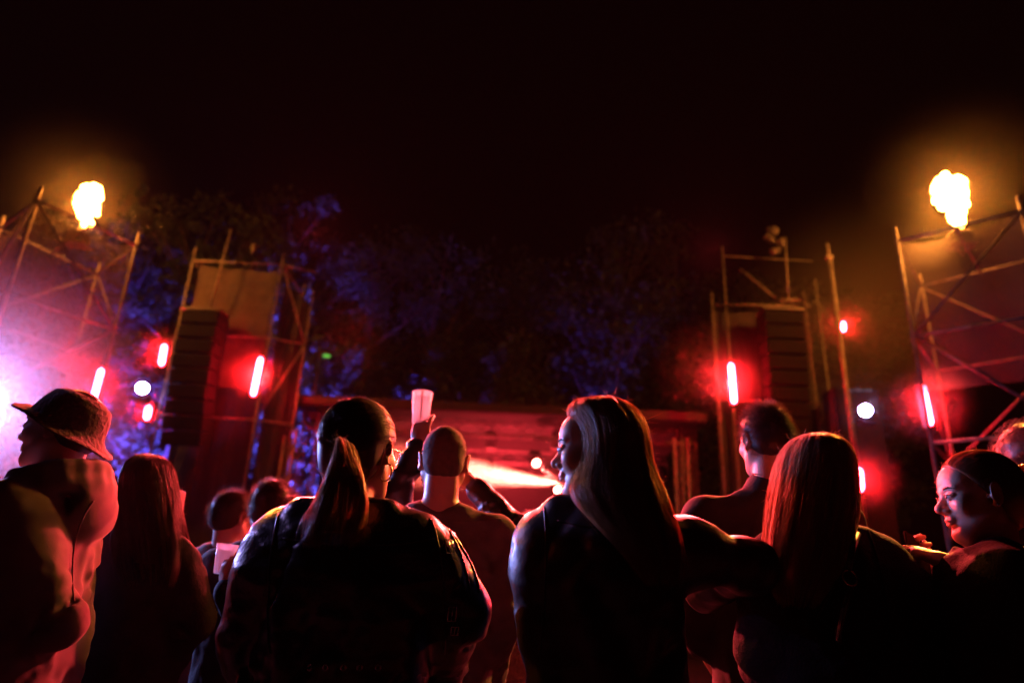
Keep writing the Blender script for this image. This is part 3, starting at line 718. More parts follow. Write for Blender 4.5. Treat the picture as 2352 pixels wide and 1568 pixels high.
M['chino'] = mat('chino_cloth', (.30, .20, .15), .85, noise=20, bump=(140, .4, .003))
M['shoe'] = mat('shoe_mat', (.05, .045, .045), .5, noise=10)
M['tshirt_white'] = mat('white_tshirt', (.6, .58, .58), .8, noise=14, bump=(90, .3, .003))
M['hat'] = mat('crochet_hat', (.12, .10, .10), .9, noise=40, bump=(75, 1.0, .012), sheen=.2)
M['cup'] = mat('frosted_cup', (.85, .82, .80), .25, transl=.75)
t_ = M['cup'].node_tree; mo_ = t_.nodes['Material Output']; src_ = mo_.inputs[0].links[0].from_socket; mx_ = t_.nodes.new('ShaderNodeMixShader'); tp_ = t_.nodes.new('ShaderNodeBsdfTransparent')
mx_.inputs[0].default_value = .45; t_.links.new(src_, mx_.inputs[1]); t_.links.new(tp_.outputs[0], mx_.inputs[2]); t_.links.new(mx_.outputs[0], mo_.inputs[0])
M['gold'] = mat('gold_metal', (.75, .55, .3), .25, metal=1, noise=20)
M['chrome'] = mat('chrome_metal', (.6, .6, .62), .2, metal=1, noise=20)
M['eye'] = mat('eye_white', (.6, .58, .56), .15)
M['buzz'] = mat('buzz_cut_hair', (.07, .05, .04), .8, noise=60, bump=(500, .8, .001))

def rotm(yaw=0, pitch=0, roll=0):
    return Matrix.Rotation(yaw, 3, 'Z') @ Matrix.Rotation(pitch, 3, 'X') @ Matrix.Rotation(roll, 3, 'Y')

class Person:
    """local frame: faces +y, x to the person's right, feet at z = 0"""
    def __init__(s, label, px, py, Y, head=0, yaw=0, pitch=0, roll=0, sex='m', hs=1.0, group=None, H=None, lean=(0, 0), headx=0.0, bulk=1.0):
        top = P(px, py, Y); top.x = P(px, py + FPX * .12 / Y, Y).x; s.H = H or top.z; s.k = s.H / 1.76; s.sex = sex; s.hs = hs * (1.0 if sex == 'm' else .95); s.bulk = bulk
        s.head = math.radians(head); s.lean = lean
        R = Matrix.Rotation(s.head, 3, 'Z')
        off = R @ Vector((lean[0], lean[1], 0))
        s.root = thing('person', label, 'person', (top.x - off.x, Y - off.y, 0), group, s.head)
        s.W = Matrix.Translation(s.root.location) @ R.to_4x4(); s.Wi = s.W.inverted()
        s.HR = rotm(math.radians(yaw), math.radians(pitch), math.radians(roll))
        s.hc = Vector((lean[0], lean[1], s.H - .118 * s.hs))
        s.neck = Vector((lean[0] * .75, lean[1] * .75 - .015, s.H - .30 * s.hs))
        w = (.185 if sex == 'm' else .16) * s.k * bulk
        s.sh = {+1: Vector((w, -.01, 1.415 * s.k)), -1: Vector((-w, -.01, 1.415 * s.k))}
        s.elb = {}; s.wr = {}; s.fine = []; s.hands = []
        for q in (1, -1):
            s.elb[q] = s.sh[q] + Vector((q * .05, -.03, -.29 * s.k)); s.wr[q] = s.elb[q] + Vector((-q * .02, .12, -.22 * s.k))
    def L(s, p): return s.Wi @ Vector(p)
    def h(s, x, y, z):   # head frame -> local
        return s.hc + s.HR @ (Vector((x, y, z)) * s.hs)
    def arm(s, q, elb, wr, world=True):
        s.elb[q] = s.L(elb) if world else Vector(elb); s.wr[q] = s.L(wr) if world else Vector(wr)
    def hand(s, q, dirv, palm, curl=(40, 45, 50, 55), thumb=30, world=True, spread=1.0, k=1.0):
        d = Vector(dirv).normalized(); n = Vector(palm).normalized()
        if world:
            Ri = s.Wi.to_3x3(); d = Ri @ d; n = Ri @ n
        n = (n - d * n.dot(d)).normalized(); s.hands.append((q, d, n, curl, thumb, spread, k))
    def do_hand(s, g, q, d, n, curl, thumb, spread, k):
        w = s.wr[q]; lat = d.cross(n) * 1.0; side = q   # thumb side found below
        # for a right hand (q=+1): palm normal n, fingers d -> thumb at d x n direction * q
        th = lat * q; K = k * s.k
        pc = w + d * .05 * K; R = Matrix((th, d, n)).transposed()
        g.ell(pc, (.042 * K, .056 * K, .017 * K), .012, R); g.ell(w + d * .03 * K + th * .022 * K + n * .008 * K, (.018 * K, .032 * K, .014 * K), .012, R)
        g.cone(w - d * .02 * K, w + d * .03 * K, .024 * K, .022 * K, .015)
        offs = (.030, .010, -.011, -.030); lens = (.072, .080, .074, .058)
        for i in range(4):
            p = w + d * (.092 - .006 * abs(i - 1)) * K + th * offs[i] * K * spread; dd = (d + th * offs[i] * 3 * spread).normalized(); a = 0
            for j, f in enumerate((.45, .30, .25)):
                a += math.radians(curl[i]) * (.8 if j == 0 else 1)
                v = dd * math.cos(a) + n * math.sin(a); p2 = p + v * lens[i] * f * K
                g.cone(p, p2, (.0092 - .0008 * j) * K, (.0086 - .001 * j) * K, .005); p = p2
        p = w + d * .03 * K + th * .032 * K; a = math.radians(thumb)
        v = (d * .65 + th * .75).normalized(); v = (v * math.cos(a) + n * math.sin(a)).normalized(); p2 = p + v * .036 * K; g.cone(p, p2, .0125 * K, .0105 * K, .008)
        v = (v + d * .5 + n * .35).normalized(); p3 = p2 + v * .032 * K; g.cone(p2, p3, .0105 * K, .008 * K, .004)
    def body(s, face=True, fs=.0035, step=.014):
        k = s.k; H = s.H; fine = [(s.hc, .15)]
        for hd in s.hands: fine.append((s.wr[hd[0]] + hd[1] * .07, .11))
        if not face: fine = [(q[0], q[1]) for q in fine]
        pts_ = [s.elb[1], s.elb[-1], s.wr[1], s.wr[-1]]; g = SDF([min(-.35, *[q[i] - .24 for q in pts_]) for i in range(2)] + [0], [max(.35, *[q[i] + .24 for q in pts_]) for i in range(2)] + [max(H + .03, *[q.z + .24 for q in pts_])], step, fine, fs)
        # trim the grid to the limbs: leave as is
        fm = s.sex != 'm'
        W_ = s.bulk
        zs = [.86, .95, 1.05, 1.15, 1.28, 1.38, 1.44, 1.49]; rx = [.155, .165, .14, .13, .15, .155, .12, .06]; ry = [.10, .105, .095, .09, .105, .10, .075, .05]
        g.stack([z * k for z in zs], [r * k * W_ for r in rx], [r * k * W_ for r in ry], k=.02)
        for q in (1, -1):
            g.cone(Vector((q * .08, 0, 1.45 * k)), s.sh[q] * .97, .045 * k, .05 * k, .04)
            g.cone(s.sh[q], s.elb[q], .048 * k, .038 * k, .03); g.cone(s.elb[q], s.wr[q], .038 * k, .025 * k, .02)
            g.cone(Vector((q * .09 * k, 0, .90 * k)), Vector((q * .10 * k, .01, .49 * k)), .085 * k, .055 * k, .03)
            g.cone(Vector((q * .10 * k, .01, .49 * k)), Vector((q * .11 * k, -.02, .07 * k)), .055 * k, .035 * k, .02)
            g.cone(Vector((q * .11 * k, -.03, .035 * k)), Vector((q * .13 * k, .15, .028 * k)), .034 * k, .028 * k, .02)
        # neck
        hs = s.hs; nr = (.058 if not fm else .050) * hs
        g.cone(s.neck + Vector((0, 0, -.06)), s.h(0, -.022, -.045), nr * 1.08, nr, .03)
        g.cone(s.neck + Vector((0, 0, -.08)), s.neck + Vector((0, 0, -.02)), nr * 1.5, nr * 1.0, .05)
        # head
        R = s.HR; E = lambda x, y, z, a, b, c_, kk=.012, sub=False: g.ell(s.h(x, y, z), (a * hs, b * hs, c_ * hs), kk, R, sub)
        Cn = lambda p, q, a, b, kk=.01, sub=False: g.cone(s.h(*p), s.h(*q), a * hs, b * hs, kk, sub)
        E(0, -.014, .032, .077, .097, .087, .0); E(0, .028, -.03, .060, .060, .078, .03); E(0, .048, .042, .060, .044, .050, .02)
        E(0, .058, -.094, .028, .026, .022, .03)
        for q in (1, -1):
            Cn((q * .055, -.002, -.045), (q * .020, .058, -.094), .020, .017, .03)
            E(q * .040, .058, -.022, .026, .026, .026, .02)
            Cn((q * .012, .085, .020), (q * .042, .070, .024), .010, .009, .012)
            E(q * .033, .096, .002, .017, .014, .011, .012, True)
        Cn((0, .080, .016), (0, .106, -.026), .0085, .0115, .012); Cn((0, .106, -.026), (0, .098, -.031), .0120, .010, .006)
        for q in (1, -1):
            E(q * .013, .094, -.032, .009, .010, .008, .006); E(q * .033, .079, .002, .0155, .0135, .0125, .003)
            Cn((q * .019, .088, .010), (q * .045, .078, .007), .0042, .004, .004)
        E(0, .083, -.050, .020, .012, .016, .012)
        Cn((-.016, .087, -.058), (.016, .087, -.058), .0068, .0068, .005); E(0, .0935, -.0575, .012, .007, .006, .006)
        E(0, .0885, -.0685, .019, .0095, .0068, .004); Cn((-.020, .0895, -.0632), (.020, .0895, -.0632), .0016, .0016, .002, True)
        E(0, .083, -.081, .020, .008, .006, .01, True); E(0, .072, -.100, .019, .017, .015, .012)
        for q in (1, -1):
            Re = R @ rotm(math.radians(-q * 24), math.radians(-8), math.radians(q * 8))
            g.ell(s.h(q * .083, -.012, -.002), (.0065 * hs, .019 * hs, .033 * hs), .005, Re)
            g.ell(s.h(q * .089, -.008, .002), (.004 * hs, .011 * hs, .021 * hs), .003, Re, True)
            E(q * .078, .004, -.008, .006, .006, .007, .004); E(q * .083, -.006, -.028, .006, .009, .010, .004)
        for hd in s.hands: s.do_hand(g, *hd)
        s.bo = g.net('body', M['skin'], s.root); return s.bo
    def top(s, m, zs, rx, ry, cx=None, cy=None, sl=(.075, .062, .055), wr=(.006, 16), k=.05, name='jacket', cuff=.93, step=.008, fk=1.0, collar=None, extra=None, seed=1, shoulder=.0, upper=False, lo=-.62, hi=.62):
        g = SDF((lo, -.62, min(zs) - .04), (hi, .62, s.H + .02 if collar else 1.62 * s.k + .06), step)
        if any(s.wr[q].z > 1.5 for q in (1, -1)):
            g = SDF((lo, -.62, min(zs) - .04), (hi, .62, max(s.wr[1].z, s.wr[-1].z, s.H) + .1), step)
        g.stack(zs, rx, ry, cx, cy, k=.02)
        for q in (1, -1):
            g.cone(Vector((q * .055, -.015, s.sh[q].z + .055)), s.sh[q] - Vector((q * .03, 0, .005)), .045, sl[0] * .70, .06)
            sm_ = s.sh[q].lerp(s.elb[q], .35); g.cone(s.sh[q], sm_, sl[0] * .74, sl[0] * .84, .08); g.cone(sm_, s.elb[q], sl[0] * .84, sl[1] * .86, .06)
            if not upper:
                w = s.elb[q].lerp(s.wr[q], cuff); g.cone(s.elb[q], w, sl[1] * .86, sl[2], .05)
                g.cone(w - (w - s.elb[q]).normalized() * .03, w, sl[2] * .97, sl[2] * .97, .01)
        if extra: extra(g)
        if wr: g.wrinkle(wr[0] * .8, wr[1], seed, zst=(wr[2] if len(wr) > 2 else 1.4))
        s.folds(g, seed, sl, rx, ry, zs, (wr[0] if wr else .01), fk)
        if collar:
            r, hgt, cyo = collar
            g.cone(s.neck + Vector((0, cyo, -.06)), s.neck + Vector((0, cyo, hgt)), r * 1.15, r, .03)
        return g.net(name, m, s.root)
    def folds(s, g, seed, sl, rx, ry, zs, amp, fk=1.0):
        r_ = random.Random(seed * 7 + 1); amp = amp * .8
        for q in (1, -1):
            for (p0, p1, ra, rb) in ((s.sh[q], s.elb[q], sl[0] * .84, sl[1] * .86), (s.elb[q], s.wr[q], sl[1] * .86, sl[2])):
                ax = (p1 - p0); L = ax.length; ax = ax.normalized(); u = ax.orthogonal().normalized(); w = ax.cross(u)
                for i in range(13):
                    t = r_.random() ** .7 if p0 is s.sh[q] else r_.random() ** 1.5 * .85
                    ph = r_.uniform(0, 6.28); sp = r_.uniform(.6, 1.3); sl_ = r_.uniform(-.35, .35); rr = ra + (rb - ra) * t
                    pts = [p0 + ax * (L * (t + sl_ * k_ / 4 * .5)) + (u * math.cos(ph + sp * k_ / 2) + w * math.sin(ph + sp * k_ / 2)) * rr for k_ in range(-2, 3)]
                    g.ridge(pts, fk * amp * r_.uniform(.5, 1.1) * r_.choice((1, 1, -1)), r_.uniform(.009, .018))
            o = np.argsort(zs); zz = np.array(zs)[o]
            for i in range(16):      # drapes over back and sides
                z0 = r_.uniform(min(zs) + .02, s.sh[q].z - .08); x0 = r_.uniform(.1, .95); dz = r_.uniform(.06, .22) * r_.choice((-1, 1)); dx = r_.uniform(.1, .5)
                pts = []
                for k_ in range(5):
                    z = z0 + dz * k_ / 4; fx = min(.99, max(-.2, x0 - dx * k_ / 4)); a = float(np.interp(z, zz, np.array(rx)[o])); b = float(np.interp(z, zz, np.array(ry)[o]))
                    pts.append(Vector((q * fx * a, (-1 if i % 4 else 1) * b * max(0, 1 - abs(fx) ** 2.3) ** (1 / 2.3), z)))
                g.ridge(pts, amp * r_.uniform(.5, 1.1) * r_.choice((1, 1, -1)), r_.uniform(.010, .024))
    def trousers(s, m, w=1.0, name='trousers'):
        k = s.k; g = SDF((-.35, -.3, .03), (.35, .3, 1.1 * k), .018)
        g.stack([.86 * k, .95 * k, 1.04 * k], [.185 * k * w, .19 * k * w, .165 * k * w], [.13 * k * w, .13 * k * w, .115 * k * w], k=.02)
        for q in (1, -1):
            g.cone(Vector((q * .09 * k, 0, .90 * k)), Vector((q * .10 * k, .01, .49 * k)), .10 * k * w, .075 * k, .03)
            g.cone(Vector((q * .10 * k, .01, .49 * k)), Vector((q * .11 * k, -.02, .10 * k)), .075 * k, .062 * k, .02)
        g.wrinkle(.006, 18, 3); g.net(name, m, s.root)
        for q in (1, -1):
            g = SDF((q * .12 * k - .1, -.16, 0.001), (q * .12 * k + .1, .26, .16), .012)
            g.cone(Vector((q * .11 * k, -.04, .05)), Vector((q * .13 * k, .17, .038)), .046, .038, .02); g.cone(Vector((q * .11 * k, -.04, .05)), Vector((q * .11 * k, -.03, .11)), .045, .05, .02)
            g.net('shoe', M['shoe'], s.root)
    def short_hair(s, m, ext=.0, thick=.009, topz=0, fade=True, n=4200, ln=.014, thr=.012, seed=2):
        hs = s.hs; R = s.HR; g = SDF([s.hc[i] - .16 for i in range(3)], [s.hc[i] + .17 for i in range(3)], .0045)
        E = lambda x, y, z, a, b, c_, kk=.012, sub=False: g.ell(s.h(x, y, z), (a * hs, b * hs, c_ * hs), kk, R, sub)
        E(0, -.014, .034 + topz * .5, .077 + thick, .098 + thick, .088 + thick + topz * .5, .0); E(0, -.045, -.022, .064 + thick * .5, .060 + thick * .5, .052, .03)
        if topz: E(0, .012, .06 + topz, .062, .085, .055, .03)
        g.wrinkle(.003, 60, seed)
        # cut along the hairline
        X = g.ax[0][:, None, None] - s.hc[0]; Y = g.ax[1][None, :, None] - s.hc[1]; Z = g.ax[2][None, None, :] - s.hc[2]
        x = (R[0][0] * X + R[1][0] * Y + R[2][0] * Z) / hs; y = (R[0][1] * X + R[1][1] * Y + R[2][1] * Z) / hs; z = (R[0][2] * X + R[1][2] * Y + R[2][2] * Z) / hs
        jt = .004 * np.sin(x * 210 + 3 * np.sin(z * 160 + seed)) + .003 * np.sin(z * 330 + y * 270)
        cut = np.maximum(y * .75 - z * .66 - thr + jt, -.066 - z + jt) * hs
        g.d = np.maximum(g.d, cut.astype(np.float32))
        o = g.net('hair', m, s.root)
        rg = np.random.default_rng(seed); d = rg.normal(size=(n * 3, 3)); d /= np.linalg.norm(d, axis=1)[:, None]
        c0 = np.array([0, -.014, .034 + topz * .5]); rad = np.array([.077, .098, .088 + topz * .5]) + thick * .8
        p = c0 + d * rad; okk = (p[:, 1] * .75 - p[:, 2] * .66 < thr + .006) & (p[:, 2] > -.055); p = p[okk][:n]; d = d[okk][:n]
        nn = len(p); kk = 5; tdir = np.stack([d[:, 0] * .3, np.where(d[:, 2] > .3, .5, -.3), np.where(d[:, 2] > .3, .1, -.8)], 1) + rg.normal(size=(nn, 3)) * .35
        t = np.linspace(0, 1, kk)[None, :, None]; L_ = ln * rg.uniform(.5, 1.3, (nn, 1, 1))
        Q = p[:, None, :] + d[:, None, :] * (L_ * t * .8) + tdir[:, None, :] * (L_ * t * t)
        Rn = np.array(R); Q = np.array(s.hc) + (Q * hs) @ Rn.T
        strands_mesh('hair_strand_layer', Q, np.full(nn, .00055), m, o)
    def rows(s, rows, Y, dfl=.10):
        """rows of (y_px, x_left, x_right, half depth, forward shift) -> local centre, half widths"""
        out = []
        for (y, xl, xr, rd, off) in rows:
            Y_ = (s.W @ s.h(0, -.014, .03)).y + off; a = s.L(P(xl, y, Y_)); b = s.L(P(xr, y, Y_)); c0 = (a + b) / 2
            W3 = s.W.to_3x3(); hcw = s.W @ s.h(0, -.014, .03); cw = s.W @ c0; cw.y = hcw.y + off; c0 = s.Wi @ cw
            hh = (c0.z - s.hc.z - .034 * s.hs) / ((.089 + .012) * s.hs)
            if abs(hh) < 1:
                nd = (dfl + .010) * s.hs * math.sqrt(1 - hh * hh); rd = max(rd, nd if hh > -.2 else nd * .97)
            out.append((c0, (P(xr, y, Y_) - P(xl, y, Y_)).length / 2, rd))
        return out
    def long_hair(s, rows, Y, m, n=3000, seed=1, fly=.05, frizz=.004, clumps=70, rad=.00045, phi=(0, 360), shell=.82, ragged=.14, flylen=1, hb=.10):
        R3 = s.Wi.to_3x3(); ex = np.array(R3 @ Vector((1, 0, 0))); ey = np.array(R3 @ Vector((0, 1, 0)))
        rr = s.rows(rows, Y, hb); C = np.array([r[0] for r in rr]); A = np.array([r[1] for r in rr]); B = np.array([r[2] for r in rr])
        T0 = np.linspace(0, 1, len(rr)); seg = np.r_[0, np.cumsum(np.linalg.norm(np.diff(C, axis=0), axis=1) + np.abs(np.diff(A)) * .9)]; T0 = seg / seg[-1]
        def smooth(t, q):   # catmull-like: interpolate then light smoothing
            return np.stack([np.interp(t, T0, q[:, i]) for i in range(q.shape[1])], -1) if q.ndim > 1 else np.interp(t, T0, q)
        fine = np.linspace(0, 1, 160); Cf = smooth(fine, C); Af = smooth(fine, A); Bf = smooth(fine, B)
        ker = np.hanning(19); ker /= ker.sum()
        def sm(v): 
            v = np.pad(v, (9, 9), mode='edge') if v.ndim == 1 else np.pad(v, ((9, 9), (0, 0)), mode='edge')
            return np.convolve(v, ker, 'valid') if v.ndim == 1 else np.stack([np.convolve(v[:, i], ker, 'valid') for i in range(3)], 1)
        k0 = 10
        Cs, As, Bs = sm(Cf), sm(Af), sm(Bf); w = np.clip(np.arange(160) / 14.0, 0, 1); Cf = Cf * (1 - w)[:, None] + Cs * w[:, None]; Af = Af * (1 - w) + As * w; Bf = Bf * (1 - w) + Bs * w
        def at(t, ph, r):
            Ct = np.stack([np.interp(t, fine, Cf[:, i]) for i in range(3)], -1); At = np.interp(t, fine, Af); Bt = np.interp(t, fine, Bf)
            return Ct + (np.cos(ph) * At * r)[..., None] * ex + (np.sin(ph) * Bt * r)[..., None] * ey
        # inner volume
        nu, nv = 48, 60; tt = np.linspace(.0, .84, nv); ph = np.linspace(0, 2 * PI, nu, endpoint=False)
        Tg, Pg = np.meshgrid(tt, ph, indexing='ij'); rg = np.random.default_rng(seed)
        rz = shell * (1 + .025 * np.sin(Pg * 9 + 3 * np.sin(Tg * 5 + seed)) + .02 * np.sin(Pg * 23 + seed + 4 * Tg)) * (1 - .45 * np.clip((Tg - .55) / .29, 0, 1))
        V = at(Tg, Pg, rz).reshape(-1, 3); F = [(j * nu + i, j * nu + (i + 1) % nu, (j + 1) * nu + (i + 1) % nu, (j + 1) * nu + i) for j in range(nv - 1) for i in range(nu)]
        F.append(tuple(range(nu))[::-1]); F.append(tuple((nv - 1) * nu + i for i in range(nu)))
        o = mesh('hair', V, F, m, s.root, True)
        K = 26; ph0 = rg.uniform(math.radians(phi[0]), math.radians(phi[1]), n)
        cl = rg.integers(0, clumps, n); cph = rg.uniform(math.radians(phi[0]), math.radians(phi[1]), clumps); 
        # nearest clump in angle
        cs = np.sort(cph); near = cs[np.clip(np.searchsorted(cs, ph0), 0, clumps - 1)]
        tend = 1 - ragged * rg.uniform(0, 1, n) ** 1.5 - .06 * np.sin(near * 17) ** 2; t0 = np.where(rg.uniform(size=n) < .3, rg.uniform(0, .45, n), rg.uniform(0, .03, n))
        u = np.linspace(0, 1, K)[None, :]; t = t0[:, None] + (tend - t0)[:, None] * u
        wv = rg.uniform(.4, 1.6, n)[:, None]; p1 = rg.uniform(0, 6.28, n)[:, None]
        coh = np.clip(t * 1.1, 0, .75); ph = ph0[:, None] * (1 - coh) + near[:, None] * coh + .05 * np.sin(wv * 4 * t + p1) + .03 * np.sin(near[:, None] * 31 + 6 * t)
        r0 = rg.uniform(.80, 1.04, n)[:, None] + .06 * np.sin(near * 13)[:, None] * np.clip(t * 1.6, 0, 1)
        r = r0 + frizz * 3 * np.sin(wv * 9 * t + p1 * 2)
        fl = rg.uniform(size=n) < fly; r = r + np.where(fl[:, None], (u ** 2) * rg.uniform(.03, .22, n)[:, None] * flylen * np.sin(2 + wv * 2 * u), 0)
        Q = at(t, ph, r)
        Q += rg.normal(size=(n, 1, 3)) * .0015 + np.where(fl[:, None, None], rg.normal(size=(n, 1, 3)) * .012 * (u ** 2)[..., None], 0)
        strands_mesh('hair_strand_layer', Q, np.full(n, rad), m, o)
        nl = n // 5; ph = rg.uniform(math.radians(phi[0]), math.radians(phi[1]), nl)[:, None] + .04 * np.sin(6 * u + rg.uniform(0, 6, nl)[:, None]); tt = rg.uniform(0, .3, nl)[:, None] + (rg.uniform(.45, .98, nl)[:, None] - .3) * u
        Q = at(np.clip(tt, 0, 1), ph, 1.0 + np.clip(tt * 3.5, 0, 1) * rg.uniform(.01, .085, nl)[:, None] * np.sin(np.pi * np.clip(u * .9 + .05, 0, 1)) + .008 * np.sin(14 * u + rg.uniform(0, 6, nl)[:, None]))
        strands_mesh('loose_hair', Q, np.full(nl, rad * .75), m, o)
        # short frizzy flyaways along the top
        nf = int(420 * flylen); ph = rg.uniform(0, 2 * PI, nf); t = rg.uniform(0, .5, nf); p = at(t, ph, np.full(nf, 1.0)); cen = np.stack([np.interp(t + .05, fine, Cf[:, i]) for i in range(3)], -1)
        dd = p - cen; dd /= np.linalg.norm(dd, axis=1)[:, None] + 1e-6; dd += rg.normal(size=(nf, 3)) * .9; u = np.linspace(0, 1, 8)[None, :, None]
        cv = rg.normal(size=(nf, 1, 3)); L_ = rg.uniform(.003, .011, (nf, 1, 1))
        Q = p[:, None, :] + dd[:, None, :] * L_ * u + cv * L_ * .8 * u * u
        strands_mesh('flyaway_hair', Q, np.full(nf, .00035), m, o)
        return o

def up(p, dz): return Vector((p[0], p[1], p[2] + dz))

def eyes(p, m=None):
    hs = p.hs
    for q in (1, -1):
        b = MB(); c0 = p.h(q * .033, .0845, .0015); r = .0105 * hs; V = []; F = []; n = 12
        V = [p.W @ (c0 + Vector((math.cos(2 * PI * i / n) * math.sin(PI * j / 8), math.sin(2 * PI * i / n) * math.sin(PI * j / 8), math.cos(PI * j / 8))) * r) for j in range(9) for i in range(n)]
        for j in range(8):
            for i in range(n): F.append((j * n + i, (j + 1) * n + i, (j + 1) * n + (i + 1) % n, j * n + (i + 1) % n))
        b.add(V, F); o = b.build('eye', M['eye'], p.root, True)
        b = MB(); b.tube([p.W @ p.h(q * .033, .0935, .0015), p.W @ p.h(q * .033, .0955, .0015)], [.0052 * hs, .0035 * hs], 12); b.build('iris', M['shoe'], o, True)
        b = MB(); b.tube([p.W @ p.h(q * x, y, z) for (x, y, z) in ((.016, .0925, .021), (.028, .0925, .026), (.040, .086, .0265), (.052, .074, .021))], [.0018, .0026, .0024, .0010], 6); b.build('eyebrow', M['hair_dark'], p.root, True)
        b = MB(); b.tube([p.W @ p.h(q * x, y, z) for (x, y, z) in ((.022, .0925, .006), (.033, .0965, .0085), (.046, .087, .0045))], [.0008, .0013, .0009], 6); b.build('eyelashes', M['hair_dark'], p.root, True)
# ------------------------------------------------------------------ the crowd, from the front row of the photograph backwards
k_ = None
# 1. ponytailed woman in the leather jacket
p = Person('woman from behind with dark ponytail, hoop earrings and black leather jacket', 826, 934, 1.70, head=-8, yaw=-14, pitch=2, roll=-2, sex='f', hs=1.04, bulk=1.05)
p.arm(-1, P(585, 1470, 1.70), P(650, 1660, 1.95)); p.arm(1, P(1052, 1400, 1.72), P(975, 1640, 1.95))
p.body(fs=.0045)
z = p.sh[1].z
def lap(g):
    g.cone((-.10, -.06, z + .06), (.10, -.06, z + .06), .035, .035, .03)
    g.cone((.06, .02, z + .08), (.09, .07, z + .0), .03, .025, .02); g.cone((-.06, .02, z + .08), (-.09, .07, z + .0), .03, .025, .02)
p.top(M['leather'], [z - .62, z - .45, z - .25, z - .10, z - .02, z + .03, z + .07], [.235, .22, .21, .21, .20, .16, .09], [.17, .16, .155, .15, .14, .115, .08], cy=[0, 0, 0, -.01, -.01, -.01, -.01], sl=(.09, .08, .06), wr=(.011, 13, 2.0), k=.04, collar=(.078, -.005, .0), extra=lap, seed=11, step=.0065)
p.trousers(M['denim'])
# slick hair: cap + strands running to the tie
def slick(p, m, tie, n=2600, thr=.02, seed=3, thick=.010):
    hs = p.hs; R = p.HR; g = SDF([p.hc[i] - .16 for i in range(3)], [p.hc[i] + .17 for i in range(3)], .0045)
    g.ell(p.h(0, -.014, .036), ((.079 + thick) * hs, (.100 + thick) * hs, (.089 + thick) * hs), .0, R)
    g.ell(p.h(0, -.046, -.030), ((.066 + thick) * hs, .062 * hs, .068 * hs), .03, R)
    X = g.ax[0][:, None, None] - p.hc[0]; Y = g.ax[1][None, :, None] - p.hc[1]; Z = g.ax[2][None, None, :] - p.hc[2]
    x = (R[0][0] * X + R[1][0] * Y + R[2][0] * Z) / hs; y = (R[0][1] * X + R[1][1] * Y + R[2][1] * Z) / hs; z = (R[0][2] * X + R[1][2] * Y + R[2][2] * Z) / hs
    cut = np.maximum(y * .80 - z * .60 - thr, -.098 - z) * hs
    g.d = np.maximum(g.d, cut.astype(np.float32)); o = g.net('hair', m, p.root)
    rg = np.random.default_rng(seed); c0 = np.array([0, -.014, .036]); rad = np.array([.079, .100, .089]) + thick
    d = rg.normal(size=(n * 3, 3)); d /= np.linalg.norm(d, axis=1)[:, None]; q = c0 + d * rad
    ok = (q[:, 1] * .8 - q[:, 2] * .6 < thr) & (q[:, 2] > -.055); d = d[ok][:n]; n = len(d)
    td = (np.array(tie) - c0) / rad; td /= np.linalg.norm(td); K = 18; u = np.linspace(0, 1, K)[None, :, None]
    dd = d[:, None, :] * (1 - u) + td * u; dd += .12 * np.array([0, -.3, 1]) * (np.sin(PI * u)); dd /= np.linalg.norm(dd, axis=2, keepdims=True)
    lift = 1 + .012 * rg.uniform(-1, 1.4, (n, 1, 1)) + .03 * (rg.uniform(size=(n, 1, 1)) < .03) * np.sin(PI * u)
    Q = (c0 + dd * rad * lift) * hs; Q = np.array(p.hc) + Q @ np.array(R).T
    strands_mesh('hair_strand_layer', Q, np.full(n, .0006), m, o)
    nf = 240; d = rg.normal(size=(nf * 3, 3)); d /= np.linalg.norm(d, axis=1)[:, None]; ok = (d[:, 2] > -.2); d = d[ok][:nf]; nf = len(d)
    u = np.linspace(0, 1, 7)[None, :, None]; Q = (c0 + d * rad)[:, None, :] + (d + rg.normal(size=(nf, 3)) * .8)[:, None, :] * rg.uniform(.002, .008, (nf, 1, 1)) * u + rg.normal(size=(nf, 1, 3)) * .005 * u * u
    strands_mesh('flyaway_hair', np.array(p.hc) + (Q * hs) @ np.array(R).T, np.full(nf, .0004), m, o)
    return o
slick(p, M['hair_dark'], (-.02, -.11, -.005))
tie = P(800, 1030, 1.70 - .13)
p.long_hair([(1022, 788, 812, .012, -.115), (1036, 782, 816, .018, -.12), (1060, 768, 822, .024, -.13), (1100, 748, 834, .026, -.135), (1150, 724, 842, .026, -.14), (1195, 700, 838, .022, -.145), (1235, 694, 822, .016, -.15), (1262, 700, 806, .010, -.15)], 1.70, M['hair_light'], n=1700, seed=4, fly=.10, clumps=22, ragged=.45, shell=.6, rad=.0006, flylen=.6)  # tail uses a lighter hair colour to imitate its lit highlights
b = MB(); tp = P(800, 1030, 1.70 - .118); b.tube([tp + Vector((math.cos(a) * .014, math.sin(a) * .008, math.sin(a) * .004)) for a in [i * PI / 8 for i in range(17)]], .005, 6); b.build('hair_tie', M['satin'], p.root, True)
def hoop(p, q, r=.021):
    c0 = p.W @ p.h(q * .083, -.008, -.034 - r / p.hs); b = MB()
    b.tube([c0 + Vector((math.cos(a) * r * .8, -math.cos(a) * r * .6, math.sin(a) * r)) for a in [i * PI / 12 for i in range(25)]], .0022, 6, False); b.build('hoop_earring', M['gold'], p.root, True)
hoop(p, 1); hoop(p, -1)
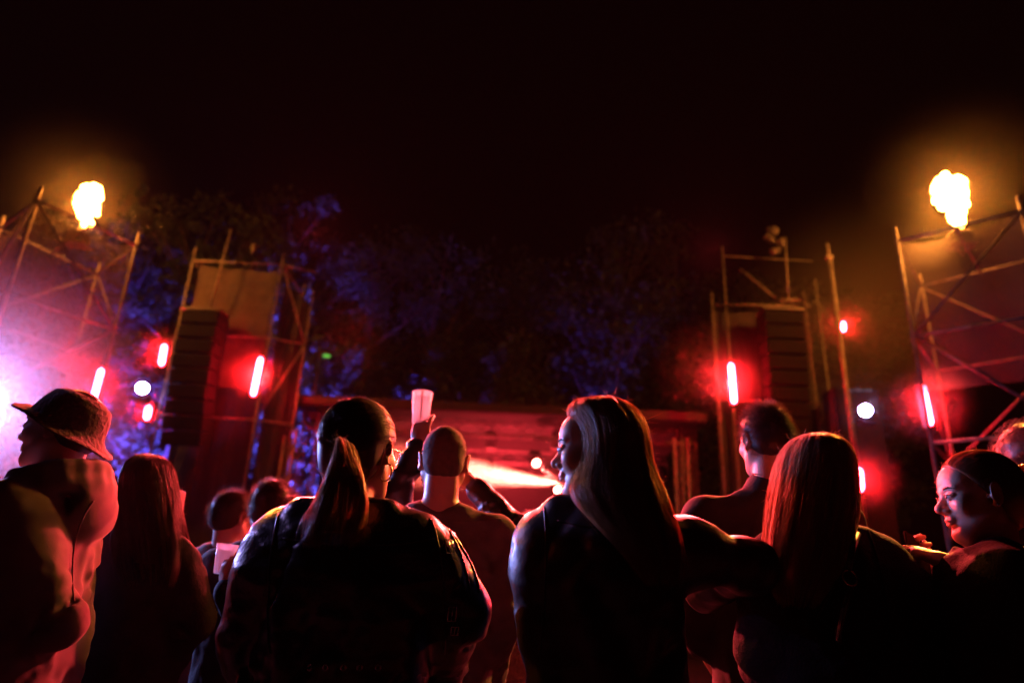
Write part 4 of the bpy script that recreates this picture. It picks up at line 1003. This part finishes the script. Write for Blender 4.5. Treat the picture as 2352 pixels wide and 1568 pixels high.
def glasses(p, m):
    b = MB(); w = lambda x, y, z: p.W @ p.h(x, y, z)
    for q in (1, -1):
        b.tube([w(q * .034 + math.cos(a) * .024, .100 - abs(math.cos(a)) * .003, .0 + math.sin(a) * .019) for a in [i * PI / 10 for i in range(21)]], .0015, 6, False)
        b.tube([w(q * .058, .096, .006), w(q * .074, .085, .008), w(q * .083, .02, .006), w(q * .082, -.01, .0), w(q * .078, -.03, -.012)], .0017, 6)
    b.tube([w(-.010, .102, .004), w(0, .105, .008), w(.010, .102, .004)], .0014, 6); return b.build('glasses', m, p.root, True)
glasses(p, M['gold'])
# buckles and zips of the jacket
def strap(p, pts, w, m, name):
    b = MB(); b.tube(pts, w, 6); return b.build(name, m, p.root, True)

# 2. long haired woman seen in profile
p = Person('woman with long light brown hair in left profile, wearing a black bomber jacket', 1372, 930, 1.72, head=-12, yaw=88, pitch=-3, roll=0, sex='f', hs=1.07, bulk=.88)
p.arm(-1, P(1262, 1440, 1.72), P(1290, 1640, 2.0)); p.arm(1, P(1722, 1300, 1.78), P(1610, 1360, 2.08))
p.body(fs=.0032); eyes(p)
z = p.sh[1].z
def lap(g):
    g.cone((-.09, -.04, z + .065), (.09, -.04, z + .065), .034, .034, .03)
p.top(M['satin'], [z - .62, z - .45, z - .25, z - .10, z - .02, z + .03, z + .07], [.205, .19, .18, .178, .172, .14, .085], [.165, .155, .15, .145, .135, .115, .08], cx=[.02] * 7, sl=(.080, .070, .058), wr=(.010, 12, 2.0), fk=.4, k=.04, collar=(.078, -.01, -.01), extra=lap, seed=5, step=.0065, hi=.7)
p.trousers(M['denim'])
p.long_hair([(919, 1352, 1416, .03, 0), (924, 1326, 1436, .05, 0), (938, 1304, 1456, .068, 0), (960, 1306, 1470, .080, 0), (985, 1324, 1479, .086, -.012), (1020, 1334, 1486, .092, -.02), (1060, 1332, 1494, .094, -.03), (1100, 1320, 1508, .092, -.045), (1130, 1312, 1522, .085, -.07), (1165, 1330, 1536, .06, -.115), (1210, 1372, 1552, .045, -.15), (1260, 1420, 1562, .030, -.165), (1310, 1462, 1560, .02, -.175), (1350, 1490, 1548, .010, -.18)], 1.72, M['hair_light'], n=4200, seed=9, fly=.06, clumps=80, ragged=.30, rad=.00052, flylen=1.1, hb=.115)

# 3. man in the hat at the left
p = Person('man in profile at the far left wearing a crocheted bucket hat and a pale hoodie', 140, 906, 1.98, head=90, yaw=3, pitch=1, sex='m', hs=.98, bulk=.84, H=P(150, 900, 1.98).z, lean=(0, 0))
p.arm(1, P(-10, 1400, 2.15), P(-60, 1215, 1.95)); p.arm(-1, P(140, 1430, 1.88), P(-40, 1330, 1.84))
p.hand(-1, (-.7, .1, .7), (0, 1, .2), (30, 35, 40, 45), 20); p.hand(1, (-.7, .1, .7), (0, -1, .2), (30, 35, 40, 45), 20)
p.body(fs=.0035); eyes(p)
z = p.sh[1].z
def hood(g):
    ring = [Vector((.112 * math.sin(a), -.022 - .105 * math.cos(a), z + .085 + .035 * math.cos(a) - (.06 if abs(a) > 2 else 0))) for a in [math.radians(q) for q in range(-150, 151, 20)]]
    for a, b_ in zip(ring[:-1], ring[1:]): g.cone(a, b_, .030, .030, .012)
    ring = [Vector((.122 * math.sin(a), -.030 - .112 * math.cos(a), z + .05 + .03 * math.cos(a))) for a in [math.radians(q) for q in range(-110, 111, 20)]]
    for a, b_ in zip(ring[:-1], ring[1:]): g.cone(a, b_, .027, .027, .02)
    g.ell((0, -.150, z + .0), (.10, .042, .075), .03)
    g.cone((-.075, -.02, z + .075), (-.05, .075, z + .02), .032, .026, .02); g.cone((.075, -.02, z + .075), (.05, .075, z + .02), .032, .026, .02)
    g.stack([z - .62, z - .585, z - .56], [.175, .18, .20], [.135, .14, .16], k=.02)
p.top(M['hoodie'], [z - .60, z - .52, z - .42, z - .25, z - .10, z - .02, z + .03, z + .07], [.215, .235, .225, .215, .205, .19, .15, .10], [.155, .18, .17, .16, .15, .14, .115, .085], sl=(.074, .060, .048), wr=(.012, 14, 1.5), k=.05, extra=hood, seed=21, name='hoodie', step=.0075)
p.trousers(M['chino'])
b = MB(); b.tube([p.W @ Vector((x, y, zz)) for (x, y, zz) in [(-.04, .115, z + .03), (-.045, .155, z - .03), (-.05, .178, z - .09), (-.055, .19, z - .15)]], .0035, 6); b.build('drawstring', M['tshirt_white'], p.root, True)
b = MB(); b.tube([p.W @ Vector((x, y, zz)) for (x, y, zz) in [(.04, .115, z + .03), (.045, .155, z - .03), (.05, .178, z - .08)]], .0035, 6); b.build('drawstring', M['tshirt_white'], p.root, True)
def bucket_hat(p, m):
    hs = p.hs; R = p.HR @ rotm(0, math.radians(21), 0); prof = [(.004, .098), (.05, .094), (.078, .078), (.092, .045), (.099, .012), (.102, .000), (.118, -.010), (.134, -.018), (.143, -.021), (.146, -.025), (.142, -.027), (.118, -.018), (.098, -.006), (.094, .02), (.086, .045)]
    V = []; F = []; nu = 64
    for j, (r, zz) in enumerate(prof):
        for i in range(nu):
            a = 2 * PI * i / nu; wv = .003 * math.sin(5 * a) * (j > 5)
            e = Vector((math.cos(a) * r * .90, math.sin(a) * r * 1.12 - .008, zz + wv + (.012 * math.sin(a) if 5 < j < 12 else 0)))
            V.append(p.hc + R @ (e * hs) + p.HR @ (Vector((0, -.004, .022)) * hs))
    for j in range(len(prof) - 1):
        for i in range(nu): F.append((j * nu + i, j * nu + (i + 1) % nu, (j + 1) * nu + (i + 1) % nu, (j + 1) * nu + i))
    F.append(tuple(range(nu))); return mesh('hat', V, F, m, p.root, True)
bucket_hat(p, M['hat'])
p.short_hair(M['hair_dark'], n=900, ln=.008, thick=.003)

# 4. blonde woman on the right
p = Person('woman from behind with straight blonde hair lit red and a dark coat', 1880, 1008, 1.95, head=10, yaw=0, sex='f', hs=1.0, bulk=1.0)
p.arm(-1, P(1760, 1500, 1.95), P(1830, 1650, 2.2)); p.arm(1, P(2170, 1520, 1.95), P(2120, 1700, 2.1))
p.body(fs=.006)
z = p.sh[1].z
p.top(M['wool'], [z - .62, z - .45, z - .25, z - .10, z - .02, z + .03, z + .07], [.25, .23, .215, .20, .19, .155, .09], [.17, .16, .155, .145, .135, .115, .08], sl=(.088, .082, .062), wr=(.010, 14), k=.05, collar=(.075, -.01, -.01), seed=31, name='coat')
p.trousers(M['denim'])
p.long_hair([(999, 1858, 1902, .02, .02), (1004, 1836, 1922, .045, .01), (1018, 1814, 1940, .07, 0), (1045, 1794, 1952, .09, 0), (1080, 1783, 1957, .10, 0), (1130, 1775, 1960, .10, -.02), (1180, 1768, 1960, .09, -.06), (1240, 1762, 1950, .06, -.11), (1300, 1760, 1930, .04, -.14), (1350, 1770, 1900, .025, -.15), (1400, 1792, 1870, .012, -.155)], 1.95, M['hair_blond'], n=4200, seed=12, fly=.05, clumps=90, ragged=.48, rad=.00055, flylen=.9)
pr = p

# 5. bald man in grey shirt
p = Person('man seen from behind with shaved head and grey shirt, in front of the raised cup', 1019, 984, 2.32, head=0, yaw=4, sex='m', hs=.96, bulk=1.08)
p.arm(-1, P(915, 1420, 2.3), P(960, 1600, 2.5)); p.arm(1, P(1150, 1420, 2.3), P(1110, 1620, 2.5))
p.body(fs=.0045)
z = p.sh[1].z
p.top(M['shirt_grey'], [z - .62, z - .45, z - .25, z - .10, z - .02, z + .03, z + .07], [.21, .20, .20, .20, .19, .15, .085], [.15, .145, .145, .14, .13, .11, .08], sl=(.075, .068, .055), wr=(.012, 17), k=.05, collar=(.079, .0, .058), seed=41, name='shirt', step=.007)
p.trousers(M['denim'])
p.short_hair(M['buzz'], n=3000, ln=.003, thick=.0006)

# 6. man in black tee right
p = Person('man with short dark hair and black tee shirt, back turned, standing behind the blonde woman', 1757, 945, 2.32, head=-4, yaw=16, pitch=0, sex='m', hs=.93, bulk=1.16)
p.arm(-1, P(1590, 1420, 2.35), P(1660, 1560, 2.6)); p.arm(1, P(1945, 1420, 2.3), P(1900, 1600, 2.5))
p.body(fs=.0045)
z = p.sh[1].z
p.top(M['tee'], [z - .55, z - .45, z - .25, z - .10, z - .02, z + .03, z + .07], [.22, .215, .215, .22, .21, .165, .09], [.155, .15, .15, .145, .13, .11, .08], sl=(.08, .07, .06), wr=(.008, 15), k=.05, cuff=.3, collar=(.082, -.005, .012), seed=51, name='tee_shirt')
p.trousers(M['chino'])
p.short_hair(M['hair_dark'], n=6500, ln=.018, thick=.0045, topz=.012)

# 7. long haired girl on the left
p = Person('young woman with long dark hair and long dark coat, second from the left edge', 338, 1054, 2.42, head=-16, yaw=-22, sex='f', hs=.96, bulk=1.1)
p.arm(-1, P(225, 1420, 2.4), P(300, 1540, 2.55)); p.arm(1, P(440, 1420, 2.42), P(380, 1520, 2.5))
p.hand(1, (-.2, .3, -.9), (-1, .2, 0), (25, 30, 35, 40), 20)
p.body(fs=.006)
z = p.sh[1].z
p.top(M['wool'], [z - .85, z - .62, z - .45, z - .25, z - .10, z - .02, z + .03, z + .07], [.27, .245, .225, .20, .185, .175, .14, .08], [.19, .18, .165, .155, .145, .13, .11, .075], sl=(.082, .075, .06), wr=(.010, 12), k=.05, collar=(.07, -.02, -.01), seed=61, name='coat')
p.trousers(M['denim'])
p.long_hair([(1045, 330, 364, .02, .02), (1050, 314, 378, .045, .01), (1064, 298, 390, .065, 0), (1090, 288, 397, .08, 0), (1130, 280, 404, .09, -.01), (1180, 272, 410, .085, -.04), (1240, 262, 416, .06, -.09), (1300, 262, 414, .035, -.12), (1350, 275, 400, .015, -.13)], 2.42, M['hair_dark'], n=2200, seed=15, fly=.04, clumps=50, ragged=.34, rad=.0006)
p.long_hair([(1120, 392, 404, .02, .06), (1170, 396, 416, .025, .06), (1215, 402, 428, .022, .05), (1245, 412, 440, .012, .04)], 2.42, M['hair_brown'], n=260, seed=16, fly=.05, clumps=10, ragged=.3, rad=.0006, flylen=.3, shell=.25)

# 8. woman at the right edge, looking left
p = Person('woman at the right edge facing left with hair pulled back and stud earring', 2250, 1046, 1.92, head=62, yaw=14, pitch=-4, roll=2, sex='f', hs=1.06, bulk=1.0)
p.arm(-1, P(2255, 1500, 1.8), P(2186, 1296, 1.93)); p.arm(1, P(2190, 1540, 2.35), P(2178, 1318, 2.08))
p.hand(-1, (-.85, .25, .35), (.1, .35, -.9), (30, 36, 42, 48), 30); p.hand(1, (-.80, .0, .45), (.1, -.5, .8), (40, 45, 50, 55), 25)
p.body(fs=.0032); eyes(p)
z = p.sh[1].z
p.top(M['wool'], [z - .62, z - .45, z - .25, z - .10, z - .02, z + .03, z + .07], [.21, .20, .195, .185, .175, .14, .08], [.16, .155, .15, .14, .13, .11, .075], sl=(.078, .07, .05), wr=(.014, 18), k=.05, seed=71, name='jacket', cuff=.86)
p.trousers(M['denim'])
slick(p, M['hair_brown'], (0, -.12, .05), thr=.004, seed=8, thick=.006)
g_ = SDF([p.hc[i] - .2 for i in range(3)], [p.hc[i] + .2 for i in range(3)], .007); q_ = p.h(0, -.125, .045); g_.ell(q_, (.042, .036, .042)); g_.wrinkle(.006, 40, 3); g_.net('hair_bun', M['hair_brown'], p.root)
b = MB(); q_ = p.W @ p.h(-.088, -.004, -.034); b.tube([q_, q_ - p.W.to_3x3() @ (p.HR @ Vector((.006, 0, 0)))], .004, 8); b.build('stud_earring', M['chrome'], p.root, True)
hp = P(2108, 1275, 2.03); t = thing('phone', 'phone held in both hands by the woman at the right edge', 'phone', hp)
R_ = rotm(math.radians(25), math.radians(-30), math.radians(35)); b = MB(); b.box(hp, (.074, .009, .15), R_, .003); b.build('phone_body', M['box'], t)
b = MB(); b.box(hp + R_ @ Vector((0, .0055, 0)), (.068, .002, .142), R_, .0005); b.build('screen', M['grille'], t)
b = MB(); b.box(hp + R_ @ Vector((.02, -.006, .052)), (.026, .004, .028), R_, .001); b.build('camera_bump', M['chrome'], t)

# 9. person with both arms up in front of the shaved head
p = Person('person in dark jacket holding a cup up high behind the shaved head', 1012, 1030, 2.75, head=0, yaw=8, sex='m', hs=.88, bulk=1.0)
p.arm(-1, P(905, 1150, 2.7), P(962, 1020, 2.75)); p.arm(1, P(1198, 1232, 2.7), P(1086, 1112, 2.85))
p.hand(-1, (.05, .1, 1), (.15, .95, -.2), (22, 42, 48, 50), 20, k=.95); p.hand(1, (-.7, .2, .5), (-.5, .7, -.2), (40, 45, 50, 50), 25)
p.body(fs=.0045)
z = p.sh[1].z
p.top(M['satin'], [z - .62, z - .45, z - .25, z - .10, z - .02, z + .03, z + .07], [.20, .19, .19, .19, .18, .145, .085], [.15, .145, .145, .14, .13, .11, .08], sl=(.076, .066, .05), wr=(.012, 22), k=.05, cuff=.88, seed=81)
p.trousers(M['denim']); p.short_hair(M['hair_dark'], n=600)
def cup(pt, pb, Y, rt, rb, label, straw=True):
    a, b_ = P(*pt, Y), P(*pb, Y); t = thing('cup', label, 'cup', b_, 'plastic drink cups'); ax = (a - b_).normalized(); h = (a - b_).length
    m_ = MB(); m_.tube([b_, b_ + ax * .003, a, a + ax * .001, a - ax * .001, b_ + ax * .008], [rb * .85, rb, rt, rt * .96, rt * .93, rb * .9], 28, True); m_.build('cup_wall', M['cup'], t, True)
    u = ax.orthogonal().normalized(); w = ax.cross(u); m_ = MB(); m_.tube([a + (u * math.cos(q) + w * math.sin(q)) * rt for q in [i * PI / 12 for i in range(25)]], .0016, 6, False); m_.build('rim', M['cup'], t, True)
    m_ = MB(); m_.tube([b_ + ax * .009, a - ax * .02], [rb * .86, rt * .86], 24); m_.build('drink', M['drink'], t, True)
    if straw:
        m_ = MB(); m_.tube([b_ + ax * .02 + Vector((.004, -rb * .92, 0)), a + ax * .0 + Vector((.003, -rt * .9, 0))], .0032, 8); m_.build('straw', M['shoe'], t, True)
M['drink'] = mat('pale_drink', (.85, .78, .76), .2, bump=(60, .8, .012), transl=.88)
cup((971, 902), (965, 974), 2.78, .0425, .033, 'clear plastic cup with a dark straw held up high against the red stage')

# 10. men further off on the left
def back_man(label, px, py, Y, mtop, mh, hs=.88, head=0, yaw=0, arms=None, hands=(), group=None, seed=1, bulk=1.0, pitch=0, sex='m', hair=True, H=None):
    p = Person(label, px, py, Y, head=head, yaw=yaw, pitch=pitch, sex=sex, hs=hs, bulk=bulk, H=H)
    if arms:
        for a in arms: p.arm(*a)
    for h in hands: p.hand(*h)
    p.body(fs=.006, step=.018); z = p.sh[1].z
    p.top(mtop, [z - .55, z - .45, z - .25, z - .10, z - .02, z + .03, z + .07], [.20, .19, .19, .19, .18, .145, .085], [.15, .145, .145, .14, .13, .11, .08], sl=(.074, .066, .052), wr=(.010, 16), k=.05, cuff=.9, seed=seed, name='shirt', step=.011, collar=(.074, .0, .045))
    p.trousers(M['denim'])
    if hair: p.short_hair(mh, n=4000, ln=.015, thick=.0035, seed=seed)
    return p
q = back_man('man with glasses and brown shirt in the gap left of the leather jacket', 536, 1130, 3.15, M['shirt_brown'], M['hair_dark'], yaw=-28, head=-6, seed=91, hs=.95); glasses(q, M['darksteel'])
q = back_man('man behind the left leather shoulder, holding a pale cup low', 622, 1106, 2.75, M['wool'], M['hair_dark'], yaw=6, seed=92, hs=.93, arms=((-1, P(575, 1440, 2.62), P(522, 1350, 2.5)),), hands=((-1, (-.1, .1, 1), (.3, .95, 0), (40, 45, 48, 50), 20),))
cup((524, 1250), (508, 1318), 2.56, .038, .027, 'frosted pale cup held low between the long dark hair and the leather jacket', False)
q = back_man('bowed head just over the left leather shoulder, nearest the ponytail', 655, 1139, 3.1, M['wool'], M['hair_brown'], yaw=-20, seed=93, pitch=-14, hs=.95)
q = back_man('small far person with yellow lit ear between the grey shirt and the profiled woman', 1222, 1178, 3.6, M['shirt_brown'], M['hair_brown'], yaw=-12, seed=94, hs=.85)
q = back_man('person in reddish top, fist at the chest, right of the grey shirt', 1196, 1215, 2.9, M['knit'], M['hair_brown'], yaw=30, head=40, seed=95, hs=.80, sex='f', arms=((-1, P(1170, 1440, 2.8), P(1198, 1300, 2.72)),), hands=((-1, (.1, .1, 1), (.2, .9, 0), (70, 72, 75, 78), 40),))
# curly head at the right edge
q = back_man('person with curly hair cut off by the right edge of the photo', 2362, 994, 2.5, M['tee'], M['hair_dark'], yaw=40, seed=96, hs=.98, hair=False)
g_ = SDF([q.hc[i] - .2 for i in range(3)], [q.hc[i] + .2 for i in range(3)], .006); g_.ell(q.h(0, -.02, .045), (.105, .12, .105)); g_.wrinkle(.012, 34, 5, n=5)
o = g_.net('hair', M['hair_dark'], q.root)
rg = np.random.default_rng(3); d = rg.normal(size=(900, 3)); d /= np.linalg.norm(d, axis=1)[:, None]; pts = np.array(q.h(0, -.02, .045)) + d * np.array([.10, .115, .10])
u = np.linspace(0, 1, 12)[None, :, None]; e1 = np.cross(d, rg.normal(size=(900, 3)))[:, None, :]; e2 = np.cross(d, e1[:, 0])[:, None, :]
Q = pts[:, None, :] + d[:, None, :] * .03 * u + (e1 * np.cos(9 * u) + e2 * np.sin(9 * u)) * .006; strands_mesh('hair_strand_layer', Q, np.full(900, .0007), M['hair_dark'], o)

# shoulder bag of the blonde woman
pb = P(1962, 1700, 1.83); t = thing('shoulder_bag', 'black shoulder bag with ring and strap hanging on the back of the blonde woman', 'bag', (pb.x, pb.y, pb.z - .2))
b = MB(); b.box((pb.x, pb.y, pb.z - .12), (.24, .07, .20), None, .02); b.build('bag_body', M['leather'], t, False)
rc = P(1952, 1326, 1.755); b = MB(); b.tube([rc + Vector((math.cos(a) * .0165, math.sin(a) * .006, math.sin(a) * .0185)) for a in [i * PI / 12 for i in range(25)]], .0022, 6, False); b.build('ring', M['gold'], t, True)
b = MB(); b.tube([up(rc, .02), P(1958, 1262, 1.78), P(1970, 1225, 1.82)], .008, 6); b.build('strap', M['leather'], t, True)
b = MB(); b.tube([up(rc, -.018), P(1940, 1390, 1.76), P(1925, 1450, 1.77), P(1930, 1500, 1.80)], .009, 6); b.build('strap', M['leather'], t, True)
b = MB(); b.tube([P(1934, 1395, 1.74), P(1922, 1470, 1.745)], .0035, 6); b.build('zip', M['chrome'], t, True)

# eyelets and buckles on the leather jacket
jp = [q for q in bpy.data.objects if q.get('label', '').startswith('woman from behind with dark ponytail')][0]
def on_surface(o, a, d):
    dg_ = o.evaluated_get(DG); mi = o.matrix_world.inverted(); ok, h_, n_, _ = o.ray_cast(mi @ a, mi.to_3x3() @ d)
    return (o.matrix_world @ h_, (o.matrix_world.to_3x3() @ n_).normalized()) if ok else (None, None)
bpy.context.view_layer.update(); DG = bpy.context.evaluated_depsgraph_get()
jk = [q for q in jp.children if q.name.startswith('jacket')][0]
for x_ in (712, 748, 788, 826, 868):
    h_, n_ = on_surface(jk, CAM, ray(x_, 1532).normalized())
    if h_ is None: continue
    u = n_.orthogonal().normalized(); w = n_.cross(u); b = MB()
    b.tube([h_ + n_ * .001 + (u * math.cos(q) + w * math.sin(q)) * .0052 for q in [i * PI / 8 for i in range(17)]], .0012, 6, False); b.build('eyelet', M['chrome'], jk, True)
for (x_, y_, w_, h2) in ((1030, 1256, .022, .03), (1038, 1408, .018, .03), (1044, 1446, .016, .02), (672, 1140, .02, .012)):
    h_, n_ = on_surface(jk, CAM, ray(x_, y_).normalized())
    if h_ is None: continue
    u = Vector((0, 0, 1)).cross(n_).normalized(); w = n_.cross(u); b = MB()
    b.tube([h_ + n_ * .004 + u * sx * w_ * .5 + w * sy * h2 * .5 for sx, sy in ((-1, -1), (1, -1), (1, 1), (-1, 1), (-1, -1))], .0016, 6, False); b.tube([h_ + n_ * .004 - w * h2 * .5, h_ + n_ * .005 + w * h2 * .5], .0013, 6); b.build('buckle', M['chrome'], jk, True)
def seam(o, pts, r, m, name='seam', parent=None, lift=.001):
    P3 = []
    for (x_, y_) in pts:
        h_, n_ = on_surface(o, CAM, ray(x_, y_).normalized())
        if h_ is not None: P3.append(h_ + n_ * lift)
    if len(P3) > 2:
        b = MB(); b.tube(P3, r, 6); b.build(name, m, parent or o, True)
def bez(a, b_, c0, n=16): return [((1 - t) ** 2 * a[0] + 2 * t * (1 - t) * b_[0] + t * t * c0[0], (1 - t) ** 2 * a[1] + 2 * t * (1 - t) * b_[1] + t * t * c0[1]) for t in [i / n for i in range(n + 1)]]
seam(jk, bez((990, 1190), (1035, 1330), (1020, 1500), 24), .0028, M['leather'])
seam(jk, bez((1010, 1190), (1095, 1290), (1100, 1360), 24), .0030, M['leather'])
seam(jk, bez((1030, 1215), (1075, 1290), (1080, 1370), 24), .0022, M['leather'])
seam(jk, bez((640, 1180), (605, 1320), (620, 1500), 24), .0028, M['leather'])
seam(jk, bez((650, 1235), (840, 1270), (1000, 1235), 30), .0022, M['leather'])

def garment(lbl, part):
    q = [o for o in bpy.data.objects if o.get('label', '').startswith(lbl)][0]; return [c for c in q.children if c.name.startswith(part)][0]
sh_ = garment('man seen from behind with shaved head', 'shirt')
seam(sh_, bez((948, 1132), (1019, 1158), (1092, 1132), 20), .0022, M['shirt_grey']); seam(sh_, bez((925, 1185), (1030, 1205), (1150, 1190), 24), .0016, M['shirt_grey'])
sh_ = garment('man with short dark hair and black tee', 'tee_shirt'); seam(sh_, bez((1706, 1082), (1765, 1100), (1822, 1085), 20), .0035, M['tee'])
sh_ = garment('woman from behind with straight blonde', 'coat'); seam(sh_, bez((1985, 1195), (2040, 1330), (2050, 1520), 24), .0025, M['wool'])
sh_ = garment('man in profile at the far left', 'hoodie'); seam(sh_, bez((215, 1150), (150, 1230), (170, 1380), 24), .0022, M['hoodie'])
sh_ = garment('woman with long light brown hair', 'jacket'); seam(sh_, bez((1250, 1165), (1262, 1300), (1240, 1500), 24), .0025, M['satin']); seam(sh_, bez((1280, 1195), (1400, 1225), (1560, 1215), 24), .0018, M['satin'])
